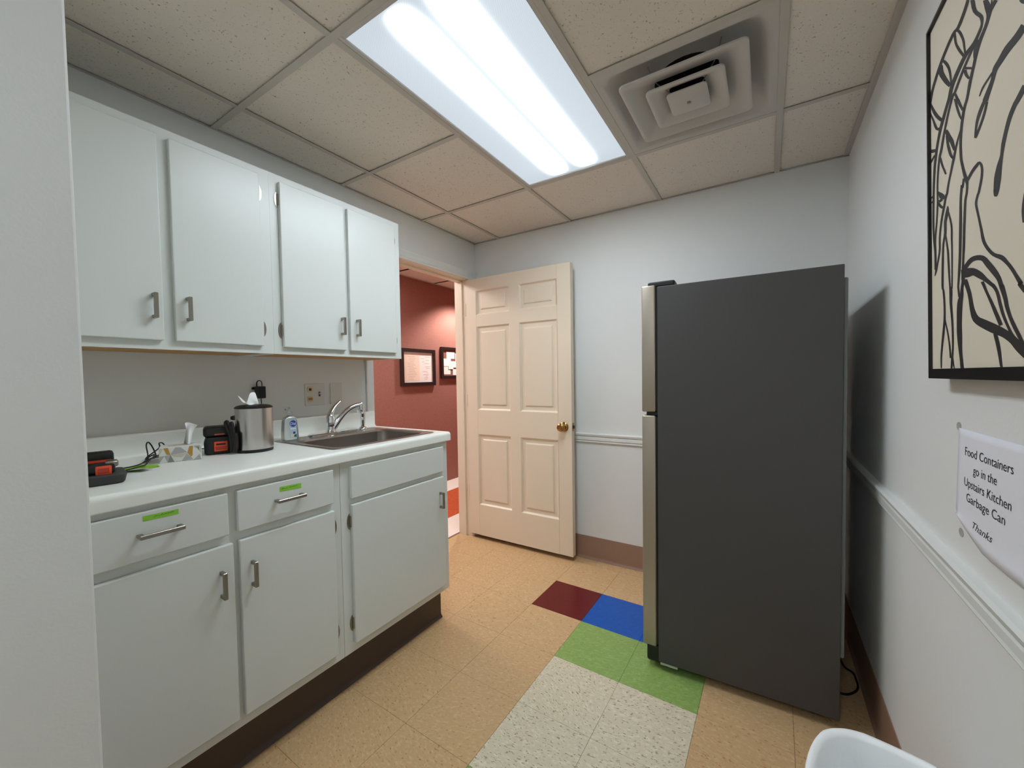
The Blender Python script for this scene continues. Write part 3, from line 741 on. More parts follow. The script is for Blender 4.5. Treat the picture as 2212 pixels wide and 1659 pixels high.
# soap bottle
sb = thing('soap_bottle', (.140, -1.590, ZC + .004), 'clear pump soap bottle with blue label on the sink rim', 'bottle')
bx, by, bz = .128, -1.594, ZC + .0045
bm = newbm()
loft(bm, [rr(bx, by, .020, .033, .012, bz, 5), rr(bx, by, .022, .035, .012, bz + .006, 5), rr(bx, by, .020, .034, .012, bz + .05, 5), rr(bx, by, .018, .031, .012, bz + .088, 5), rr(bx, by, .016, .027, .012, bz + .103, 5), rr(bx, by, .011, .012, .0105, bz + .109, 5), rr(bx, by, .010, .010, .0099, bz + .114, 5)])
part('bottle_body', bm, CLEARP, sb, smooth=40)
bm = newbm(); lathe(bm, [(.013, bz + .112), (.013, bz + .126), (.010, bz + .128), (.0045, bz + .130), (.0045, bz + .142), (.009, bz + .143), (.009, bz + .150), (.003, bz + .152)], bx, by, 20)
tube(bm, [(bx, by, bz + .147), (bx + .012, by - .016, bz + .147), (bx + .020, by - .028, bz + .143)], .004, 8, 3)
part('pump', bm, CLEARP, sb, smooth=40)
LBLUE = mat('label_blue', (40, 66, 150), 0.4); LPALE = mat('label_pale', (176, 196, 208), 0.4); LFLOWER = mat('label_flower', (226, 220, 190), 0.5); LTEAL = mat('label_teal', (40, 96, 112), 0.5); LWHITE = mat('label_white', (240, 242, 246), 0.4)
def lab_x(z): return bx + .0222 - max(0, (z - bz - .006)) * .046 + .0004
def label_poly(name, pts, m, off, parent):
    b = newbm()
    loft(b, [[(lab_x(z) + off, by + y, z) for y, z in pts], [(lab_x(z) + off + .0003, by + y, z) for y, z in pts]]); return part(name, b, m, parent)
lab = label_poly('label', [(-.013, bz + .010), (.022, bz + .010), (.020, bz + .092), (-.010, bz + .092)], LPALE, 0, sb)
label_poly('label_emblem', [(-.008 + .013 * 1 + .0155 * math.cos(a / 24 * 6.2832), bz + .075 + .0155 * math.sin(a / 24 * 6.2832)) for a in range(24)], LBLUE, .0005, lab)
label_poly('label_flower', [(-.010, bz + .013), (.010, bz + .013), (.018, bz + .030), (.006, bz + .034), (-.008, bz + .026)], LFLOWER, .0005, lab)
label_poly('label_leaf', [(.006, bz + .013), (.020, bz + .012), (.018, bz + .026), (.008, bz + .022)], LTEAL, .0009, lab)
label_poly('label_badge', [(.008 + .006 * math.cos(a / 16 * 6.2832), bz + .032 + .006 * math.sin(a / 16 * 6.2832)) for a in range(16)], LBLUE, .0012, lab)
label_poly('label_band', [(-.008, bz + .049), (.017, bz + .049), (.017, bz + .053), (-.008, bz + .053)], LWHITE, .0005, lab)
tm = text_mesh('Dial', .018, .026, .15); tm.materials.append(LWHITE)
put('lettering', tm, lab, (lab_x(bz + .07) + .0016, by + .005, bz + .069), FACE_PX)

# steel canister with a wipe
cxx, cyy, cr = .277, -1.812, .064
cn = thing('steel_canister', (cxx, cyy, zc), 'round brushed steel canister with black lid and white wipe poking out', 'canister')
bm = newbm(); lathe(bm, [(cr - .003, zc), (cr - .001, zc + .002), (cr - .001, zc + .011), (cr - .004, zc + .012)], cxx, cyy, 48); part('base_ring', bm, BLACKP, cn, smooth=40)
bm = newbm(); lathe(bm, [(cr, zc + .0122), (cr, zc + .172), (cr - .003, zc + .172)], cxx, cyy, 64, True, True); part('drum', bm, CANSTEEL, cn, smooth=40)
bm = newbm(); lathe(bm, [(cr + .001, zc + .1725), (cr + .001, zc + .177), (cr - .006, zc + .182), (cr - .020, zc + .1855), (.016, zc + .188), (.014, zc + .184), (.001, zc + .184)], cxx, cyy, 48); part('lid', bm, BLACKP, cn, smooth=40)
bm = newbm(); tube(bm, [(cxx - .045, cyy - .052, zc + .135), (cxx - .052, cyy - .060, zc + .135)], [.010, .007], 12, 2, False); part('lid_hinge', bm, BLACKP, cn, smooth=40)
bm = newbm()
rows_ = []
for i in range(11):
    u = i / 10
    wv = .030 * math.sin(u * 3.0) - .010
    top = Vector((cxx + .016 + .014 * math.sin(u * 5), cyy - .066 + u * .072, zc + .2335 - .046 * math.sin(min(u, .62) / .62 * math.pi) * (1 - u * .5) + .012 * max(0, u - .62)))
    bot = Vector((cxx + .020 + .006 * math.sin(u * 7), cyy - .026 + u * .036, zc + .186))
    rows_.append([bot, bot.lerp(top, .5) + Vector((.006 * math.cos(u * 8), 0, -.004)), top])
vv = [[bm.verts.new(p) for p in r] for r in rows_]
for a, b in zip(vv, vv[1:]):
    for k in range(2): bm.faces.new([a[k], b[k], b[k + 1], a[k + 1]])
wo = part('wipe', bm, TISSUE, cn, smooth=180)
md = wo.modifiers.new('thickness', 'SOLIDIFY'); md.thickness = .001
md = wo.modifiers.new('soft', 'SUBSURF'); md.levels = 1; md.render_levels = 2

# tissue box
tb = thing('tissue_box', (.19, -2.03, zc), 'small flat tissue box with white grey and gold triangle pattern', 'tissue box')
A = Vector((.246, -2.102, 0)); B = Vector((.284, -1.993, 0)); ex = (B - A).normalized(); wid = (B - A).length; ey = Vector((-ex.y, ex.x, 0))
if ey.x > 0: ey = -ey
dep, ht = .098, .052
def tbp(u, v_, z): p = A + ex * u + ey * v_; return (p.x, p.y, zc + z)
GREYT = mat('box_grey', (176, 176, 172), 0.6); GOLD = mat('box_gold', (186, 140, 62), 0.5); WBOX = mat('box_white', (226, 226, 220), 0.6); DGT = mat('box_midgrey', (140, 140, 138), 0.6); PALEB = mat('box_beige', (204, 198, 180), 0.6)
bm = newbm(); loft(bm, [[tbp(0, 0, 0), tbp(wid, 0, 0), tbp(wid, dep, 0), tbp(0, dep, 0)], [tbp(0, 0, ht), tbp(wid, 0, ht), tbp(wid, dep, ht), tbp(0, dep, ht)]])
bmesh.ops.bevel(bm, geom=list(bm.edges), offset=.0012, segments=1, affect='EDGES')
bod = part('carton', bm, WBOX, tb)
tri = [((0, 26, 12, 52, 0, 52), PALEB), ((12, 52, 24, 52, 30, 26, 20, 28), GOLD), ((0, 0, 0, 24, 14, 24), GREYT), ((14, 24, 30, 26, 22, 0), GREYT), ((30, 26, 22, 0, 40, 0), DGT), ((30, 26, 44, 52, 58, 50, 76, 30), GREYT), ((44, 52, 34, 34, 30, 26), PALEB), ((30, 26, 76, 28, 60, 14, 40, 18), PALEB),
       ((60, 0, 74, 26, 92, 4), GREYT), ((76, 28, 82, 52, 92, 52, 90, 18, 86, 12), GOLD), ((94, 52, 108, 34, 112, 52), GREYT), ((92, 0, 110, 20, 114, 0), GREYT), ((102, 46, 116, 24, 116, 50), PALEB)]
for pts, m in tri:
    b = newbm(); pp = [(pts[i] / 1000 * wid / .116, pts[i + 1] / 1000) for i in range(0, len(pts), 2)]
    pp = [(min(max(a, .0008), wid - .0008), min(max(c, .0008), ht - .0008)) for a, c in pp]
    loft(b, [[tbp(a, -.0002, c) for a, c in pp], [tbp(a, -.0006, c) for a, c in pp]]); part('printed_shape', b, m, bod)
bm = newbm(); cen = A + ex * wid * .62 + ey * dep * .5
loft(bm, [[tbp(wid * .18 + .0 + (wid * .62) * (.5 + .5 * math.cos(a / 20 * 6.2832)), dep * .5 + .018 * math.sin(a / 20 * 6.2832), ht + h_) for a in range(20)] for h_ in (.0002, .0008)]); part('opening_film', bm, PALEB, bod)
bm = newbm(); rows_ = []
for i in range(9):
    u = i / 8
    zz = [ht + .0005, ht + .03, ht + .058, ht + .075]
    base = tbp(wid * .55 + u * .022, dep * .5 + .012 * math.sin(u * 6.3), 0)
    r = []
    for k, z in enumerate(zz):
        off = ex * (.004 * k + .006 * math.sin(u * 5 + k) * k / 3 + (u - .5) * .012 * (k > 2)) + ey * (.008 * math.sin(u * 7 + k * 1.3))
        r.append(Vector((base[0], base[1], zc + z + (.006 * math.sin(u * 4.2) if k == 3 else 0))) + off)
    rows_.append(r)
vv = [[bm.verts.new(p) for p in r] for r in rows_]
for a, b in zip(vv, vv[1:]):
    for k in range(3): bm.faces.new([a[k], b[k], b[k + 1], a[k + 1]])
ti = part('tissue', bm, TISSUE, tb, smooth=180); md = ti.modifiers.new('thickness', 'SOLIDIFY'); md.thickness = .001; md = ti.modifiers.new('soft', 'SUBSURF'); md.levels = 1; md.render_levels = 2

# battery chargers
def charger(name, loc, rz, label, tall):
    t = thing('battery_charger', loc, label, 'charger', 'black and orange tool battery chargers')
    R = Matrix.Rotation(rz, 4, 'Z'); MW = Matrix.Translation(loc) @ R
    def P(name, b, m, parent=t, **k):
        me = mesh_of(name, b, m, k.get('smooth')); return put(name, me, parent, loc, R)
    if not tall:
        b = newbm(); loft(b, [rr(0, 0, .056, .050, .014, 0, 4), rr(0, 0, .060, .054, .016, .004, 4), rr(0, 0, .064, .058, .016, .024, 4), rr(0, 0, .060, .054, .014, .028, 4)]); P('charger_base', b, DGREY, smooth=40)
        b = newbm(); box(b, -.050, .044, -.058, .036, .028, .058, .008, 2); bat = P('battery', b, BLACKP, smooth=40)
        b = newbm(); box(b, -.058, -.016, -.060, .036, .050, .083, .008, 2); P('battery_top', b, BLACKP, smooth=40)
        b = newbm(); box(b, .0435, .050, -.004, .028, .026, .052, .004, 2); lt = P('release_latch', b, ORANGE, smooth=40)
        b = newbm(); box(b, .0495, .0508, .001, .023, .033, .046, .001, 1); P('latch_recess', b, mat('orange_dark', (176, 56, 34), .5), lt)
        b = newbm(); box(b, -.012, .020, -.020, .030, .0575, .0615, .001, 1); P('orange_trim', b, mat('orange_dark', (176, 56, 34), .5), bat)
        b = newbm(); box(b, .004, .040, .016, .042, .046, .062, .003, 1); P('steel_clip', b, NICKEL, smooth=40)
    else:
        b = newbm(); loft(b, [rr(0, 0, .042, .040, .012, 0, 4), rr(0, 0, .046, .046, .016, .006, 4), rr(0, 0, .047, .047, .018, .045, 4), rr(0, 0, .044, .042, .014, .060, 4), rr(0, 0, .042, .040, .012, .066, 4)]); P('charger_base', b, BLACKP, smooth=40)
        b = newbm(); box(b, -.046, .040, -.048, .044, .066, .106, .012, 3); bat = P('battery', b, BLACKP, smooth=40)
        b = newbm(); box(b, .0455, .0505, -.016, .026, .012, .050, .006, 2); lt = P('release_latch', b, ORANGE, smooth=40)
        b = newbm(); box(b, .0500, .0512, -.010, .020, .036, .043, .001, 1); P('latch_slot', b, BLACKP, lt)
        b = newbm(); box(b, .0500, .0512, -.012, .022, .018, .031, .001, 1); P('latch_recess', b, mat('orange_dark', (176, 56, 34), .5), lt)
        b = newbm(); box(b, .0395, .0415, -.014, .018, .074, .079, .001, 1); P('orange_trim', b, mat('orange_faded', (196, 96, 70), .6), bat)
    return t
charger('c1', (.425, -2.288, zc), -.18, 'low black charger with orange latch half hidden by the partition', False)
charger('c2', (.194, -1.904, zc), -.35, 'tall black charger with orange latch beside the steel canister', True)
# bunch of black cable ties / leads beside the charger
bm = newbm()
for pts in ([(.272, -1.893, .006), (.270, -1.894, .06), (.258, -1.900, .100), (.250, -1.902, .118), (.254, -1.898, .125), (.266, -1.894, .105), (.274, -1.891, .06)],
            [(.282, -1.890, .006), (.286, -1.888, .07), (.280, -1.890, .112), (.274, -1.892, .118), (.276, -1.892, .085), (.284, -1.890, .03)],
            [(.292, -1.888, .006), (.298, -1.886, .05), (.296, -1.887, .080), (.292, -1.889, .045), (.288, -1.892, .006)]):
    tube(bm, [(x, y, zc + z) for x, y, z in pts], .0058, 8, 6)
tag(part('coiled_cord', bm, BLACKP, smooth=60), 'bundled black charger cord leaning on the steel canister', 'cord')
bm = newbm()
for pts in ([(.36, -2.235, .020), (.27, -2.17, .008), (.18, -2.12, .006), (.13, -2.10, .018), (.10, -2.095, .050), (.085, -2.085, .060), (.09, -2.075, .040), (.12, -2.075, .008), (.15, -2.10, .006), (.20, -2.12, .006), (.15, -2.11, .012), (.10, -2.06, .035), (.07, -2.05, .05), (.06, -2.035, .045), (.085, -2.03, .015), (.10, -2.045, .006), (.12, -2.075, .005)],
            [(.36, -2.22, .012), (.28, -2.15, .007), (.22, -2.125, .008), (.16, -2.095, .012), (.13, -2.08, .018), (.14, -2.10, .012), (.19, -2.12, .006), (.16, -2.115, .004), (.11, -2.065, .010), (.09, -2.02, .020), (.06, -1.97, .012), (.055, -1.92, .006), (.09, -1.88, .005), (.125, -1.875, .006)]):
    tube(bm, [(x, y, zc + z) for x, y, z in pts], .0022, 6, 6)
tag(part('looped_cable', bm, BLACKP, smooth=60), 'thin black looped cable lying beside the tissue box', 'cord')
# notes
def note(pts, m, z, label, curl=0.0):
    b = newbm(); loft(b, [[(x, y, zc + z + (curl if i == 1 else 0)) for i, (x, y) in enumerate(pts)], [(x, y, zc + z + .0005 + (curl if i == 1 else 0)) for i, (x, y) in enumerate(pts)]])
    return tag(part('paper_note', b, m), label, 'note', 'loose notes on the counter')
note([(.235, -2.200), (.335, -2.195), (.315, -2.130), (.200, -2.140)], GREEN, .0004, 'green paper note lying under the white slip by the charger')
note([(.285, -2.150), (.320, -2.122), (.270, -2.112), (.235, -2.128)], GREEN, .0012, 'smaller green note beside the looped cord')
note([(.300, -2.226), (.375, -2.172), (.350, -2.148), (.280, -2.196)], PAPER, .0022, 'folded white paper slip on the green note', .010)

# wall plates and adapter on the splash wall
pl = thing('outlet_plate', (0, -1.392, 1.155), 'pale wall plate with ivory outlet and toggle switch', 'outlet')
bm = newbm(); box(bm, .0005, .006, -1.446, -1.338, 1.154, 1.268, .002, 2); part('plate', bm, PLATE, pl)
for z, m in ((1.238, BROWN), (1.189, GOLD)):
    b = newbm(); loft(b, [[(x, -1.4195 + y.x, z + y.y) for y in rr(0, 0, .0155, .0155, .011, 0, 5)] for x in (.0055, .0085)]); oc = part('receptacle', b, IVORY, pl)
    b = newbm(); box(b, .0085, .0092, -1.4195 - (.0065 if z > 1.2 else .011), -1.4195 + (.0065 if z > 1.2 else .011), z - .0065, z + .0065, .0015, 1); part('slot', b, BROWN if z > 1.2 else mat('slot_tan', (170, 110, 60), .5), oc)
b = newbm(); box(b, .0055, .0068, -1.3735, -1.3635, 1.200, 1.225); part('switch_slot', b, DGREY, pl)
b = newbm(); box(b, .006, .016, -1.3720, -1.3650, 1.211, 1.219, .001, 1); part('toggle', b, PLATE, pl)
bm = newbm(); box(bm, .0005, .006, -1.305, -1.235, 1.154, 1.268, .002, 2); tag(part('blank_plate', bm, PLATE), 'blank pale wall plate right of the outlet', 'wall plate')
ad = thing('power_adapter', (0, -1.645, 1.21), 'black power adapter plugged in on the wall above the canister', 'adapter')
bm = newbm(); box(bm, .012, .046, -1.688, -1.652, 1.206, 1.262, .004, 2); part('adapter_body', bm, BLACKP, ad)
bm = newbm(); box(bm, .0005, .012, -1.694, -1.664, 1.247, 1.258, .002, 1); part('plug', bm, BLACKP, ad)
bm = newbm(); tube(bm, [(.030, -1.684, 1.262), (.030, -1.684, 1.278), (.030, -1.678, 1.287), (.030, -1.670, 1.288), (.030, -1.663, 1.280), (.030, -1.662, 1.262)], [.0035, .003, .0022, .002, .002, .002], 8, 5)
part('strain_relief', bm, BLACKP, ad, smooth=60)
bm = newbm(); tube(bm, [(.030, -1.668, 1.2055), (.032, -1.668, 1.19), (.048, -1.672, 1.12), (.060, -1.68, 1.06), (.075, -1.70, 1.014), (.10, -1.715, 1.0088), (.13, -1.725, 1.0088)], .002, 6, 5)
tag(part('adapter_cable', bm, BLACKP, smooth=60), 'thin black cable hanging from the power adapter behind the canister', 'cable')

# ================================================================== FRIDGE
fr = thing('refrigerator', (1.94, -.49, 0), 'tall top-freezer refrigerator with charcoal side and steel doors', 'refrigerator')
FA = .030     # slight turn of the fridge
PIV = Vector((1.63, -.853, 0))
FRM = Matrix.Translation(PIV) @ Matrix.Rotation(FA, 4, 'Z') @ Matrix.Translation(-PIV)
def FP(name, bm, m, parent=fr, label=None, smooth=None):
    bm.transform(FRM); return part(name, bm, m, parent, label, smooth)
fy0, fy1 = -.853, -.135
bm = newbm(); box(bm, 1.632, 2.256, fy0, fy1, .036, 1.660, .003, 2); FP('cabinet', bm, FRSIDE)
bm = newbm(); box(bm, 2.256, 2.272, fy0 + .03, fy1 - .03, .25, 1.62, .006, 2); FP('back_panel', bm, FRBACK)
bm = newbm(); box(bm, 2.200, 2.258, fy0 + .02, fy1 - .02, .036, .23); FP('compressor_cover', bm, FRBACK)
for z0_, z1_, nm in ((1.128, 1.668, 'freezer_door'), (.100, 1.112, 'fridge_door')):
    bm = newbm(); box(bm, 1.567, 1.624, fy0 - .004, fy1 + .004, z0_, z1_, .006, 3); d = FP(nm, bm, FRDOOR, smooth=40)
    bm = newbm(); box(bm, 1.624, 1.632, fy0 + .006, fy1 - .006, z0_ + .008, z1_ - .008); FP('gasket', bm, BLACKP, d)
    bm = newbm(); hz0, hz1 = (1.16, 1.42) if nm == 'freezer_door' else (.66, 1.08)
    tube(bm, [(1.567, fy1 - .05, hz0), (1.535, fy1 - .05, hz0 + .02), (1.530, fy1 - .05, (hz0 + hz1) / 2), (1.535, fy1 - .05, hz1 - .02), (1.567, fy1 - .05, hz1)], .011, 10, 5); FP('door_handle', bm, FRDOOR, d, smooth=50)
bm = newbm(); box(bm, 1.590, 1.700, fy0 + .012, fy0 + .075, 1.6605, 1.684, .006, 2); FP('top_hinge_cover', bm, BLACKP)
bm = newbm(); box(bm, 1.585, 1.640, fy0 + .004, fy0 + .05, 1.1125, 1.1275, .002, 1); FP('centre_hinge', bm, BLACKP)
bm = newbm(); box(bm, 1.580, 1.640, fy0 + .008, fy1 - .008, .022, .098, .010, 2); FP('kick_grille', bm, BLACKP)
bm = newbm(); box(bm, 1.640, 1.710, fy0 - .001, fy0 + .02, .027, .036); FP('foot_bracket', bm, mat('zinc', (200, 198, 190), .35, metal=.6))
for px, py in ((1.66, fy0 + .05), (1.66, fy1 - .05), (2.18, fy0 + .16), (2.18, fy1 - .05)):
    bm = newbm(); lathe(bm, [(.018, 0.0), (.018, .012), (.008, .014), (.008, .037)], px, py, 16); FP('levelling_foot', bm, BLACKP)
bm = newbm(); tube(bm, [(2.262, -.50, .12), (2.30, -.46, .05), (2.322, -.44, .007), (2.345, -.46, .006), (2.350, -.50, .006), (2.348, -.555, .006), (2.325, -.60, .006), (2.290, -.625, .006), (2.24, -.60, .006), (2.20, -.55, .006), (2.22, -.47, .02), (2.258, -.42, .06)], .0042, 8, 6)
part('power_cord', bm, BLACKP, fr, smooth=60)

